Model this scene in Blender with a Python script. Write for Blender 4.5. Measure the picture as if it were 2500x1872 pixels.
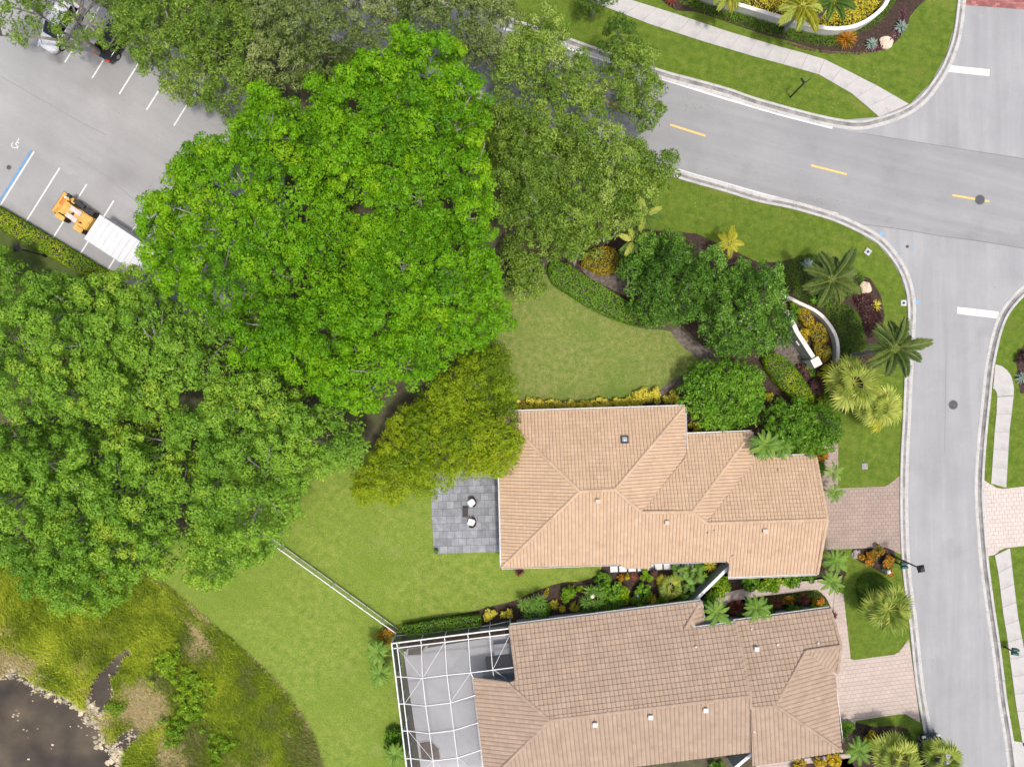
import bpy, bmesh, math, random
import numpy as np
from mathutils import Vector, Matrix, noise as mnoise
from mathutils.geometry import tessellate_polygon

for o in list(bpy.data.objects):
    bpy.data.objects.remove(o)
SC = bpy.context.scene
COL = SC.collection
R = math.radians
rng = np.random.default_rng(7)
random.seed(7)

# ------------------------------------------------------------------ camera, sky, sun
CAM_H = 63.06
cam_d = bpy.data.cameras.new('camera')
cam = bpy.data.objects.new('camera', cam_d)
COL.objects.link(cam)
cam.location = (0, 0, CAM_H)
cam.rotation_euler = (0, 0, 0)
cam_d.sensor_fit = 'HORIZONTAL'
cam_d.sensor_width = 36.0
cam_d.lens = 24.97
cam_d.clip_end = 2000
SC.camera = cam

W = bpy.data.worlds.new('World')
SC.world = W
W.use_nodes = True
nt = W.node_tree
bg = nt.nodes['Background']
sky = nt.nodes.new('ShaderNodeTexSky')
sky.sky_type = 'NISHITA'
sky.sun_disc = False
SUN_DIR = Vector((0.15, -0.22, 1.0)).normalized()
sky.sun_elevation = math.asin(SUN_DIR.z)
sky.sun_rotation = math.atan2(SUN_DIR.x, SUN_DIR.y)
sky.air_density = 0.8
sky.dust_density = 5.0
nt.links.new(sky.outputs[0], bg.inputs[0])
bg.inputs[1].default_value = 0.15
sun_d = bpy.data.lights.new('sun', 'SUN')
sun_d.energy = 2.0
sun_d.angle = R(4.0)
sun_d.color = (1.0, 0.955, 0.89)
sun = bpy.data.objects.new('sun', sun_d)
COL.objects.link(sun)
sun.rotation_euler = SUN_DIR.to_track_quat('Z', 'Y').to_euler()
sun.location = SUN_DIR * 100
SC.view_settings.view_transform = 'Standard'
SC.view_settings.look = 'None'
SC.view_settings.gamma = 1
SC.view_settings.exposure = 0.38
SC.view_settings.use_curve_mapping = False

# ------------------------------------------------------------------ helpers
PXM = 27.5
def P(px, py, z=0.0):
    """photo position (2500 x 1872) at height z -> world point"""
    s = (CAM_H - z) / CAM_H / PXM
    return Vector(((px - 1250) * s, (936 - py) * s, z))
def PL(pts, z=0.0):
    return [P(a, b, z) for a, b in pts]
def A2(pts, z=0.0):
    return np.array([[p.x, p.y] for p in PL(pts, z)])

def catmull(pts, n=8, closed=False):
    pts = [np.array(p, float) for p in pts]
    m = len(pts); out = []
    rngi = range(m if closed else m - 1)
    for i in rngi:
        if closed:
            p0, p1, p2, p3 = pts[i-1], pts[i], pts[(i+1) % m], pts[(i+2) % m]
        else:
            p1, p2 = pts[i], pts[i+1]
            p0 = pts[i-1] if i > 0 else 2*p1 - p2
            p3 = pts[i+2] if i+2 < m else 2*p2 - p1
        for k in range(n):
            t = k / n
            out.append(0.5*((2*p1) + (-p0+p2)*t + (2*p0-5*p1+4*p2-p3)*t*t + (-p0+3*p1-3*p2+p3)*t**3))
    if not closed:
        out.append(pts[-1])
    return [tuple(p) for p in out]

def pip(pts, poly):
    x, y = pts[:, 0], pts[:, 1]
    ins = np.zeros(len(pts), bool)
    n = len(poly)
    for i in range(n):
        x0, y0 = poly[i]; x1, y1 = poly[(i+1) % n]
        if y0 == y1:
            continue
        c = ((y0 > y) != (y1 > y)) & (x < (x1-x0)*(y-y0)/(y1-y0)+x0)
        ins ^= c
    return ins
def edge_dist(pts, poly):
    d = np.full(len(pts), 1e9)
    n = len(poly)
    for i in range(n):
        a = poly[i]; b = poly[(i+1) % n]
        ab = b-a; l2 = ab @ ab + 1e-12
        t = np.clip(((pts-a) @ ab)/l2, 0, 1)
        q = pts - (a + t[:, None]*ab)
        d = np.minimum(d, np.hypot(q[:, 0], q[:, 1]))
    return d
def sample_poly(poly, n):
    lo, hi = poly.min(0), poly.max(0)
    out = np.zeros((0, 2))
    while len(out) < n:
        c = lo + rng.random((n*2, 2))*(hi-lo)
        out = np.vstack([out, c[pip(c, poly)]])
    return out[:n]
def area(poly):
    x, y = poly[:, 0], poly[:, 1]
    return abs(np.dot(x, np.roll(y, -1)) - np.dot(y, np.roll(x, -1)))/2
def vnoise(xy, scale, seed=0):
    """smooth value noise in numpy, -1..1"""
    p = xy*scale + seed*17.37
    i = np.floor(p).astype(np.int64); f = p-i
    f = f*f*(3-2*f)
    def h(a, b):
        n = (a*374761393 + b*668265263 + seed*144665) & 0xffffffff
        n = ((n ^ (n >> 13))*1274126177) & 0xffffffff
        return ((n ^ (n >> 16)) & 0xffff)/32767.5-1
    a = h(i[:, 0], i[:, 1]); b = h(i[:, 0]+1, i[:, 1]); c = h(i[:, 0], i[:, 1]+1); d = h(i[:, 0]+1, i[:, 1]+1)
    return (a*(1-f[:, 0])+b*f[:, 0])*(1-f[:, 1]) + (c*(1-f[:, 0])+d*f[:, 0])*f[:, 1]

# ------------------------------------------------------------------ materials
MATS = {}
def newmat(name):
    m = bpy.data.materials.new(name); m.use_nodes = True
    return m, m.node_tree, m.node_tree.nodes['Principled BSDF']
def lin(c):
    return tuple(((v/12.92) if v <= 0.04045 else ((v+0.055)/1.055)**2.4) for v in c)
def ramp(nt, stops):
    r = nt.nodes.new('ShaderNodeValToRGB')
    el = r.color_ramp.elements
    while len(el) > 1:
        el.remove(el[-1])
    el[0].position = stops[0][0]; el[0].color = (*stops[0][1], 1)
    for p, c in stops[1:]:
        e = el.new(p); e.color = (*c, 1)
    return r
def surf(name, cols, scale=1.0, detail=6, rough=0.85, bump=0.0, bscale=20, fine=0.25, fscale=14.0, spec=0.2, big=None, dist=0.0, stretch=None, streak=None):
    """ground-type material: noise ramp over cols, fine grain, optional broad patches (big=(scale, colour, lo, hi))"""
    if name in MATS: return MATS[name]
    m, nt, b = newmat(name)
    tc = nt.nodes.new('ShaderNodeTexCoord')
    src = tc.outputs['Object']
    if stretch:
        mp = nt.nodes.new('ShaderNodeMapping'); mp.inputs['Scale'].default_value = stretch
        nt.links.new(src, mp.inputs[0]); src = mp.outputs[0]
    def nz(s, d=6, ds=0.0):
        n = nt.nodes.new('ShaderNodeTexNoise')
        n.inputs['Scale'].default_value = s; n.inputs['Detail'].default_value = d
        n.inputs['Roughness'].default_value = 0.6
        n.inputs['Distortion'].default_value = ds
        nt.links.new(src, n.inputs['Vector']); return n
    n1 = nz(scale, detail, dist)
    k = len(cols)
    stops = [(0.3+0.4*i/max(k-1, 1), c) for i, c in enumerate(cols)]
    r = ramp(nt, stops); nt.links.new(n1.outputs['Fac'], r.inputs[0])
    col = r.outputs[0]
    if big:
        for (bs, bc, lo, hi) in big:
            nb = nz(bs, 4)
            mr = nt.nodes.new('ShaderNodeMapRange')
            mr.inputs[1].default_value = lo; mr.inputs[2].default_value = hi
            nt.links.new(nb.outputs['Fac'], mr.inputs[0])
            mx = nt.nodes.new('ShaderNodeMix'); mx.data_type = 'RGBA'
            nt.links.new(mr.outputs[0], mx.inputs[0]); nt.links.new(col, mx.inputs[6])
            mx.inputs[7].default_value = (*bc, 1); col = mx.outputs[2]
    if streak:   # wear along the direction of travel or mowing: (angle, across, along, amount)
        mp = nt.nodes.new('ShaderNodeMapping'); mp.vector_type = 'TEXTURE'
        mp.inputs['Rotation'].default_value = (0, 0, streak[0]); mp.inputs['Scale'].default_value = (streak[2], streak[1], 1)
        nt.links.new(tc.outputs['Object'], mp.inputs[0])
        ns_ = nt.nodes.new('ShaderNodeTexNoise'); ns_.inputs['Scale'].default_value = 1.0; ns_.inputs['Detail'].default_value = 5; ns_.inputs['Roughness'].default_value = 0.6
        nt.links.new(mp.outputs[0], ns_.inputs['Vector'])
        mr = nt.nodes.new('ShaderNodeMapRange'); mr.inputs[1].default_value = 0.3; mr.inputs[2].default_value = 0.7
        mr.inputs[3].default_value = 1-streak[3]; mr.inputs[4].default_value = 1+streak[3]
        nt.links.new(ns_.outputs['Fac'], mr.inputs[0])
        mx = nt.nodes.new('ShaderNodeVectorMath'); mx.operation = 'SCALE'
        nt.links.new(col, mx.inputs[0]); nt.links.new(mr.outputs[0], mx.inputs['Scale']); col = mx.outputs[0]
    if fine > 0:
        nf = nz(fscale, 3)
        mr = nt.nodes.new('ShaderNodeMapRange')
        mr.inputs[1].default_value = 0.3; mr.inputs[2].default_value = 0.7
        mr.inputs[3].default_value = 1-fine; mr.inputs[4].default_value = 1+fine
        nt.links.new(nf.outputs['Fac'], mr.inputs[0])
        mx = nt.nodes.new('ShaderNodeVectorMath'); mx.operation = 'SCALE'
        nt.links.new(col, mx.inputs[0]); nt.links.new(mr.outputs[0], mx.inputs['Scale'])
        col = mx.outputs[0]
    nt.links.new(col, b.inputs['Base Color'])
    b.inputs['Roughness'].default_value = rough
    b.inputs['Specular IOR Level'].default_value = spec
    if bump > 0:
        nb = nz(bscale, 4)
        bp = nt.nodes.new('ShaderNodeBump'); bp.inputs['Strength'].default_value = bump
        bp.inputs['Distance'].default_value = 0.05
        nt.links.new(nb.outputs['Fac'], bp.inputs['Height']); nt.links.new(bp.outputs[0], b.inputs['Normal'])
    MATS[name] = m
    return m
def plain(name, col, rough=0.6, metal=0.0, spec=0.4, var=0.12, scale=3.0):
    """painted or solid material with slight mottling"""
    if name in MATS: return MATS[name]
    m, nt, b = newmat(name)
    tc = nt.nodes.new('ShaderNodeTexCoord')
    n = nt.nodes.new('ShaderNodeTexNoise'); n.inputs['Scale'].default_value = scale; n.inputs['Detail'].default_value = 5
    nt.links.new(tc.outputs['Object'], n.inputs['Vector'])
    r = ramp(nt, [(0.3, tuple(c*(1-var) for c in col)), (0.7, tuple(min(c*(1+var), 1) for c in col))])
    nt.links.new(n.outputs['Fac'], r.inputs[0]); nt.links.new(r.outputs[0], b.inputs['Base Color'])
    b.inputs['Roughness'].default_value = rough; b.inputs['Metallic'].default_value = metal
    b.inputs['Specular IOR Level'].default_value = spec
    MATS[name] = m
    return m
def leafmat(name, cols, trans=0.3, rough=0.55, patch=0.0):
    """foliage: colour from the per-leaf tint attribute; some light passes through"""
    if name in MATS: return MATS[name]
    m, nt, b = newmat(name)
    at = nt.nodes.new('ShaderNodeAttribute'); at.attribute_name = 'tint'
    k = len(cols)
    r = ramp(nt, [(i/(k-1), c) for i, c in enumerate(cols)])
    nt.links.new(at.outputs['Fac'], r.inputs[0])
    nt.links.new(r.outputs[0], b.inputs['Base Color'])
    b.inputs['Roughness'].default_value = rough
    b.inputs['Specular IOR Level'].default_value = 0.2
    tr = nt.nodes.new('ShaderNodeBsdfTranslucent')
    sc = nt.nodes.new('ShaderNodeVectorMath'); sc.operation = 'MULTIPLY'
    sc.inputs[1].default_value = (1.15, 1.25, 0.6)
    nt.links.new(r.outputs[0], sc.inputs[0]); nt.links.new(sc.outputs[0], tr.inputs[0])
    mx = nt.nodes.new('ShaderNodeMixShader'); mx.inputs[0].default_value = trans
    nt.links.new(b.outputs[0], mx.inputs[1]); nt.links.new(tr.outputs[0], mx.inputs[2])
    nt.links.new(mx.outputs[0], nt.nodes['Material Output'].inputs[0])
    MATS[name] = m
    return m
def tintmat(name, cols, rough=0.8, spec=0.2, nscale=1.2, namt=0.18, big=0.0):
    """roof tiles, pavers: colour from the per-piece tint attribute plus weathering noise"""
    if name in MATS: return MATS[name]
    m, nt, b = newmat(name)
    at = nt.nodes.new('ShaderNodeAttribute'); at.attribute_name = 'tint'
    k = len(cols)
    r = ramp(nt, [(i/(k-1), c) for i, c in enumerate(cols)])
    nt.links.new(at.outputs['Fac'], r.inputs[0])
    ge = nt.nodes.new('ShaderNodeNewGeometry')
    n = nt.nodes.new('ShaderNodeTexNoise'); n.inputs['Scale'].default_value = nscale; n.inputs['Detail'].default_value = 7
    n.inputs['Roughness'].default_value = 0.65
    nt.links.new(ge.outputs['Position'], n.inputs['Vector'])
    mr = nt.nodes.new('ShaderNodeMapRange'); mr.inputs[1].default_value = 0.25; mr.inputs[2].default_value = 0.75
    mr.inputs[3].default_value = 1-namt; mr.inputs[4].default_value = 1+namt
    nt.links.new(n.outputs['Fac'], mr.inputs[0])
    mx = nt.nodes.new('ShaderNodeVectorMath'); mx.operation = 'SCALE'
    nt.links.new(r.outputs[0], mx.inputs[0]); nt.links.new(mr.outputs[0], mx.inputs['Scale'])
    nt.links.new(mx.outputs[0], b.inputs['Base Color'])
    b.inputs['Roughness'].default_value = rough; b.inputs['Specular IOR Level'].default_value = spec
    MATS[name] = m
    return m
def glassmat(name, col=(0.02, 0.025, 0.03)):
    if name in MATS: return MATS[name]
    m, nt, b = newmat(name)
    b.inputs['Base Color'].default_value = (*col, 1); b.inputs['Roughness'].default_value = 0.06
    b.inputs['Specular IOR Level'].default_value = 0.7
    MATS[name] = m
    return m
def screenmat(name, col, opacity):
    """insect mesh: mostly holes"""
    if name in MATS: return MATS[name]
    m, nt, b = newmat(name)
    b.inputs['Base Color'].default_value = (*col, 1); b.inputs['Roughness'].default_value = 0.8
    t = nt.nodes.new('ShaderNodeBsdfTransparent')
    mx = nt.nodes.new('ShaderNodeMixShader'); mx.inputs[0].default_value = opacity
    nt.links.new(t.outputs[0], mx.inputs[1]); nt.links.new(b.outputs[0], mx.inputs[2])
    nt.links.new(mx.outputs[0], nt.nodes['Material Output'].inputs[0])
    MATS[name] = m
    return m

# ------------------------------------------------------------------ object makers
def tag(o, label=None, cat=None, group=None, kind=None):
    if label: o['label'] = label
    if cat: o['category'] = cat
    if group: o['group'] = group
    if kind: o['kind'] = kind
    return o
def thing(name, label, cat, loc=(0, 0, 0), rz=0.0, group=None):
    o = bpy.data.objects.new(name, None); COL.objects.link(o)
    o.empty_display_size = 0.3
    o.location = loc; o.rotation_euler = (0, 0, rz)
    return tag(o, label, cat, group)
def link(name, me, parent=None, mat=None, loc=None, rot=None, scale=None):
    o = bpy.data.objects.new(name, me); COL.objects.link(o)
    if parent is not None: o.parent = parent
    if loc is not None: o.location = loc
    if rot is not None: o.rotation_euler = rot
    if scale is not None: o.scale = scale if hasattr(scale, '__len__') else (scale,)*3
    if mat is not None and len(me.materials) == 0: me.materials.append(mat)
    return o
def pymesh(name, V, F, mat=None, smooth=False, tint=None):
    me = bpy.data.meshes.new(name)
    me.from_pydata([tuple(v) for v in V], [], F); me.update()
    if mat is not None: me.materials.append(mat)
    if smooth: me.polygons.foreach_set('use_smooth', [True]*len(me.polygons))
    if tint is not None:
        a = me.attributes.new('tint', 'FLOAT', 'POINT')
        a.data.foreach_set('value', np.full(len(V), tint, np.float32) if np.isscalar(tint) else np.asarray(tint, np.float32))
    return me
def npmesh(name, V, Q, mat=None, tint=None, smooth=False):
    """fast mesh from arrays; Q is N x k faces"""
    V = np.asarray(V, np.float32); Q = np.asarray(Q, np.int32); k = Q.shape[1]
    me = bpy.data.meshes.new(name)
    me.vertices.add(len(V)); me.vertices.foreach_set('co', V.ravel())
    me.loops.add(Q.size); me.loops.foreach_set('vertex_index', Q.ravel())
    me.polygons.add(len(Q))
    me.polygons.foreach_set('loop_start', np.arange(0, Q.size, k, dtype=np.int32))
    me.polygons.foreach_set('loop_total', np.full(len(Q), k, np.int32))
    if smooth: me.polygons.foreach_set('use_smooth', np.ones(len(Q), bool))
    me.update(calc_edges=True)
    if tint is not None:
        a = me.attributes.new('tint', 'FLOAT', 'POINT'); a.data.foreach_set('value', np.asarray(tint, np.float32))
    if mat is not None: me.materials.append(mat)
    return me
class MB:
    """collects boxes, bars, tubes and prisms into one mesh"""
    def __init__(s): s.V = []; s.F = []
    def add(s, V, F):
        k = len(s.V); s.V += [tuple(v) for v in V]; s.F += [tuple(i+k for i in f) for f in F]; return s
    def box(s, c, d, M=None):
        x, y, z = d[0]/2, d[1]/2, d[2]/2
        V = [Vector((sx*x, sy*y, sz*z)) for sz in (-1, 1) for sx, sy in ((-1, -1), (1, -1), (1, 1), (-1, 1))]
        if M is not None: V = [M @ v for v in V]
        V = [v+Vector(c) for v in V]
        return s.add(V, [(3, 2, 1, 0), (4, 5, 6, 7), (0, 1, 5, 4), (1, 2, 6, 5), (2, 3, 7, 6), (3, 0, 4, 7)])
    def bar(s, a, b, w, h, up=(0, 0, 1)):
        a = Vector(a); b = Vector(b); d = (b-a); L = d.length; d = d/L
        u = Vector(up)
        if abs(d.dot(u)) > 0.98: u = Vector((1, 0, 0))
        sx = d.cross(u).normalized(); sy = sx.cross(d)
        V = []
        for p in (a, b):
            for i, j in ((-1, -1), (1, -1), (1, 1), (-1, 1)):
                V.append(p + sx*(i*w/2) + sy*(j*h/2))
        return s.add(V, [(0, 1, 2, 3), (7, 6, 5, 4), (0, 4, 5, 1), (1, 5, 6, 2), (2, 6, 7, 3), (3, 7, 4, 0)])
    def tube(s, pts, rad, n=6, cap=True):
        pts = [Vector(p) for p in pts]
        rad = rad if hasattr(rad, '__len__') else [rad]*len(pts)
        V = []; F = []
        for i, p in enumerate(pts):
            d = (pts[min(i+1, len(pts)-1)]-pts[max(i-1, 0)])
            d = d.normalized() if d.length > 1e-9 else Vector((0, 0, 1))
            u = Vector((0, 0, 1)) if abs(d.z) < 0.9 else Vector((1, 0, 0))
            a = d.cross(u).normalized(); b = d.cross(a)
            for k in range(n):
                t = 2*math.pi*k/n
                V.append(p + (a*math.cos(t)+b*math.sin(t))*rad[i])
        for i in range(len(pts)-1):
            for k in range(n):
                F.append((i*n+k, i*n+(k+1) % n, (i+1)*n+(k+1) % n, (i+1)*n+k))
        if cap:
            F.append(tuple(range(n))); F.append(tuple(range((len(pts)-1)*n, len(pts)*n))[::-1])
        return s.add(V, F)
    def lathe(s, prof, n=16, c=(0, 0, 0)):
        V = []; F = []
        for r_, z in prof:
            for k in range(n):
                t = 2*math.pi*k/n
                V.append((c[0]+r_*math.cos(t), c[1]+r_*math.sin(t), c[2]+z))
        for i in range(len(prof)-1):
            for k in range(n):
                F.append((i*n+k, i*n+(k+1) % n, (i+1)*n+(k+1) % n, (i+1)*n+k))
        F.append(tuple(range(n))[::-1]); F.append(tuple(range((len(prof)-1)*n, len(prof)*n)))
        return s.add(V, F)
    def prism(s, poly, z0, z1):
        n = len(poly)
        V = [(p[0], p[1], z0) for p in poly] + [(p[0], p[1], z1) for p in poly]
        F = [tuple(range(n))[::-1], tuple(range(n, 2*n))] + [(i, (i+1) % n, n+(i+1) % n, n+i) for i in range(n)]
        return s.add(V, F)
    def mesh(s, name, mat=None, smooth=False, bevel=0.0, tint=None):
        me = pymesh(name, s.V, s.F, mat, smooth, tint)
        bm = bmesh.new(); bm.from_mesh(me)
        bmesh.ops.recalc_face_normals(bm, faces=bm.faces)
        if bevel > 0:
            bmesh.ops.bevel(bm, geom=[e for e in bm.edges if len(e.link_faces) == 2 and e.calc_face_angle(0) > 0.5], offset=bevel, segments=2, affect='EDGES', clamp_overlap=True)
        bm.to_mesh(me); bm.free()
        return me
    def obj(s, name, mat, parent=None, smooth=False, bevel=0.0, tint=None):
        return link(name, s.mesh(name, mat, smooth, bevel, tint), parent)
def cen(pts):
    a = np.array(pts, float); return a.mean(0)
def sheet(name, px, z, mat, smooth=0, parent=None, kind='structure', closed=True):
    pts = catmull(px, smooth, True) if smooth else px
    V = [P(a, b) for a, b in pts]
    V = [(v.x, v.y, z) for v in V]
    me = pymesh(name, V, [tuple(range(len(V)))], mat)
    bm = bmesh.new(); bm.from_mesh(me)
    bmesh.ops.recalc_face_normals(bm, faces=bm.faces)
    for f in bm.faces:
        if f.normal.z < 0: f.normal_flip()
    bmesh.ops.triangulate(bm, faces=bm.faces)
    bm.to_mesh(me); bm.free()
    o = link(name, me, parent)
    if parent is None: o['kind'] = kind
    return o
def strip(name, px, width, z, mat, parent=None, dashes=None, height=0.0):
    """flat painted line along a photo polyline, width in metres"""
    p = [P(a, b) for a, b in px]
    V = []; F = []
    for i, q in enumerate(p):
        d = p[min(i+1, len(p)-1)] - p[max(i-1, 0)]; d.z = 0; d.normalize()
        n = Vector((-d.y, d.x, 0))
        V += [q+n*width/2+Vector((0, 0, z)), q-n*width/2+Vector((0, 0, z))]
    for i in range(len(p)-1):
        F.append((2*i+1, 2*i+3, 2*i+2, 2*i))
    return link(name, pymesh(name, V, F, mat), parent)
def tuft(c, nrm, L, Wd, tint, fold=0.12):
    """leaf-shaped faces: arrays of centres, normals, lengths, widths, tints"""
    n = len(c)
    nrm = nrm/np.linalg.norm(nrm, axis=1)[:, None]
    rv = rng.normal(size=(n, 3))
    a = np.cross(nrm, rv); a /= np.linalg.norm(a, axis=1)[:, None]+1e-9
    b = np.cross(nrm, a)
    L = np.broadcast_to(L, n)[:, None]; Wd = np.broadcast_to(Wd, n)[:, None]
    V = np.empty((n, 4, 3))
    V[:, 0] = c-a*L/2; V[:, 1] = c+b*Wd/2-nrm*L*fold+a*L*0.08
    V[:, 2] = c+a*L/2; V[:, 3] = c-b*Wd/2-nrm*L*fold+a*L*0.08
    Q = np.arange(n*4).reshape(n, 4)
    return V.reshape(-1, 3), Q, np.repeat(tint, 4)
# ------------------------------------------------------------------ setting: ground, lawns, beds
G_LIT = surf('leaf_litter', [(0.055, 0.047, 0.032), (0.09, 0.078, 0.05), (0.085, 0.105, 0.04)], 0.8, 8, 0.95, 0.4, 12, 0.35, 9)
LAWN_BACK = surf('lawn_back', [(0.118, 0.182, 0.024), (0.162, 0.225, 0.033), (0.222, 0.262, 0.055)], 1.6, 10, 0.9, 0.5, 30, 0.30, 10, streak=(R(-36), 0.7, 14, 0.07),
                 big=[(0.10, (0.14, 0.208, 0.026), 0.46, 0.62), (0.45, (0.205, 0.24, 0.065), 0.6, 0.8)])
LAWN_DRY = surf('lawn_dry', [(0.105, 0.16, 0.028), (0.16, 0.20, 0.046), (0.23, 0.235, 0.08)], 2.2, 10, 0.9, 0.5, 30, 0.30, 10, streak=(R(4), 0.7, 10, 0.06),
                big=[(0.16, (0.115, 0.175, 0.03), 0.5, 0.66), (0.5, (0.225, 0.215, 0.08), 0.58, 0.8)])
LAWN_FRONT = surf('lawn_front', [(0.066, 0.115, 0.010), (0.097, 0.152, 0.015), (0.138, 0.182, 0.025)], 1.8, 10, 0.9, 0.5, 30, 0.30, 10, streak=(R(-16), 0.6, 12, 0.10),
                  big=[(0.3, (0.145, 0.17, 0.03), 0.54, 0.76)])
MULCH = surf('mulch', [(0.032, 0.02, 0.016), (0.055, 0.036, 0.028), (0.085, 0.06, 0.048)], 5, 8, 0.95, 0.8, 25, 0.4, 22)
MULCH_GREY = surf('mulch_grey', [(0.075, 0.06, 0.05), (0.14, 0.115, 0.098), (0.21, 0.18, 0.16)], 3, 8, 0.95, 0.8, 25, 0.35, 22)
MARSH = surf('marsh_soil', [(0.06, 0.05, 0.03), (0.13, 0.12, 0.04), (0.22, 0.18, 0.09)], 0.7, 9, 0.95, 0.6, 12, 0.3, 8)
ASPH = surf('asphalt', [(0.252, 0.254, 0.256), (0.275, 0.277, 0.279), (0.298, 0.30, 0.302)], 0.16, 8, 0.9, 0.3, 60, 0.09, 24, streak=(R(-14), 0.9, 16, 0.085),
            big=[(0.35, (0.232, 0.233, 0.233), 0.56, 0.8)])
ASPH2 = surf('asphalt_pale', [(0.285, 0.288, 0.293), (0.308, 0.311, 0.316), (0.335, 0.338, 0.342)], 0.2, 8, 0.9, 0.3, 60, 0.09, 24, streak=(R(91), 0.9, 14, 0.085),
             big=[(0.3, (0.268, 0.269, 0.27), 0.55, 0.8), (0.9, (0.335, 0.333, 0.33), 0.6, 0.85)])
ASPH3 = surf('asphalt_lot', [(0.275, 0.275, 0.273), (0.302, 0.301, 0.298), (0.33, 0.328, 0.325)], 0.18, 8, 0.9, 0.3, 60, 0.10, 22, streak=(R(-31), 1.6, 14, 0.075),
             big=[(0.12, (0.25, 0.248, 0.244), 0.52, 0.72), (0.5, (0.345, 0.338, 0.328), 0.62, 0.8)])
CONC = surf('concrete', [(0.40, 0.387, 0.368), (0.445, 0.43, 0.41), (0.485, 0.47, 0.45)], 0.8, 8, 0.85, 0.2, 40, 0.08, 20,
            big=[(0.5, (0.31, 0.30, 0.285), 0.52, 0.75)])
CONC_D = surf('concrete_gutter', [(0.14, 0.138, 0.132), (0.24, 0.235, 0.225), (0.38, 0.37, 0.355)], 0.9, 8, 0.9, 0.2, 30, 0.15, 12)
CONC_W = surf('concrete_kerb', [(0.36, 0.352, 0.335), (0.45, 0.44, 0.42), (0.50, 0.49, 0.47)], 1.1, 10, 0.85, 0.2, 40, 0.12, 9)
PAINT_W = surf('paint_white', [(0.50, 0.50, 0.49), (0.66, 0.66, 0.65), (0.72, 0.72, 0.71)], 5, 8, 0.7, 0.0, 1, 0.06, 30)
PAINT_Y = surf('paint_yellow', [(0.60, 0.38, 0.11), (0.74, 0.47, 0.14), (0.78, 0.52, 0.18)], 5, 8, 0.7, 0.0, 1, 0.08, 30)
PAINT_B = surf('paint_blue', [(0.05, 0.20, 0.42), (0.09, 0.28, 0.52), (0.2, 0.38, 0.6)], 6, 8, 0.7, 0.0, 1, 0.1, 30)
SPRAY_B = surf('spray_blue', [(0.28, 0.38, 0.5), (0.16, 0.36, 0.6), (0.3, 0.45, 0.6)], 6, 8, 0.8, 0.0, 1, 0.1, 30)
CRACK = plain('tar_seam', (0.17, 0.17, 0.165), 0.9)

def plane_xy(name, x0, x1, y0, y1, z, mat):
    o = link(name, pymesh(name, [(x0, y0, z), (x1, y0, z), (x1, y1, z), (x0, y1, z)], [(0, 1, 2, 3)], mat))
    o['kind'] = 'structure'; return o
plane_xy('ground', -260, 260, -260, 260, 0, G_LIT)

NK = [(820, -100), (1000, -40), (1180, 22), (1374, 88), (1452, 116), (1604, 168), (1690, 192), (1774, 215), (1850, 241), (1981, 277), (2060, 293), (2105, 295),
      (2146, 286), (2186, 273), (2221, 255), (2250, 231), (2273, 202), (2295, 168), (2310, 135), (2322, 100), (2329, 67), (2334, 30), (2337, 0), (2341, -80), (2344, -160)]
SK = [(700, 60), (1000, 178), (1250, 275), (1400, 338), (1540, 396), (1656, 437), (1774, 471), (1850, 494), (1920, 508), (1980, 524), (2037, 542), (2099, 570), (2142, 596),
      (2175, 633), (2198, 673), (2211, 716), (2215, 762), (2213, 802), (2207, 915), (2202, 1030), (2198, 1100), (2196, 1172), (2196, 1260), (2199, 1349), (2206, 1430), (2219, 1527),
      (2234, 1669), (2250, 1765), (2260, 1815), (2275, 1880), (2292, 1950)]
EK = [(2700, 640), (2600, 672), (2545, 694), (2500, 723), (2464, 765), (2444, 812), (2430, 872), (2423, 915), (2418, 965), (2411, 1031), (2405, 1100), (2401, 1170), (2402, 1240),
      (2411, 1357), (2417, 1410), (2428, 1490), (2442, 1584), (2457, 1707), (2472, 1800), (2481, 1872), (2492, 1950)]
sm = lambda p: catmull(p, 5)

# lawns
sheet('lawn_north', sm(NK)+[(2380, -300), (700, -300)], 0.004, LAWN_FRONT)
sheet('lawn_island', sm(SK)[:130]+[(2275, 1880), (2100, 1900), (1900, 1700), (1900, 1050), (1790, 900), (1780, 740), (1400, 640), (1100, 300), (700, 200)], 0.004, LAWN_FRONT)
sheet('lawn_east', sm(EK)+[(2700, 1950)], 0.004, LAWN_FRONT)
sheet('lawn_triangle', [(1150, 760), (1260, 700), (1330, 670), (1370, 690), (1420, 735), (1480, 770), (1560, 800), (1640, 810), (1690, 850), (1735, 875), (1660, 920), (1620, 960), (1570, 985), (1500, 1000), (1200, 1010), (1120, 900)], 0.006, LAWN_DRY, 5)
sheet('lawn_back', [(640, 1180), (760, 1120), (900, 1100), (1230, 1100), (1240, 1380), (1480, 1370), (1468, 1390), (1459, 1405), (1416, 1420), (1379, 1421), (1349, 1427), (1304, 1444), (1260, 1464),
                    (1200, 1479), (1120, 1500), (985, 1530), (985, 1700), (1010, 1900), (790, 1900), (785, 1872), (769, 1814), (732, 1749), (692, 1688), (635, 1631), (582, 1582), (533, 1542), (476, 1493), (415, 1440), (350, 1402), (420, 1330)], 0.006, LAWN_BACK)
sheet('grass_verge', [(-60, 470), (230, 670), (330, 760), (100, 760), (-60, 740)], 0.005, surf('grass_deep_green', [(0.05, 0.075, 0.02), (0.075, 0.10, 0.025), (0.09, 0.12, 0.03)], 1, 8, 0.95, 0.4, 20, 0.3, 12))  # verge grass in a deeper green than the lawns

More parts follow.
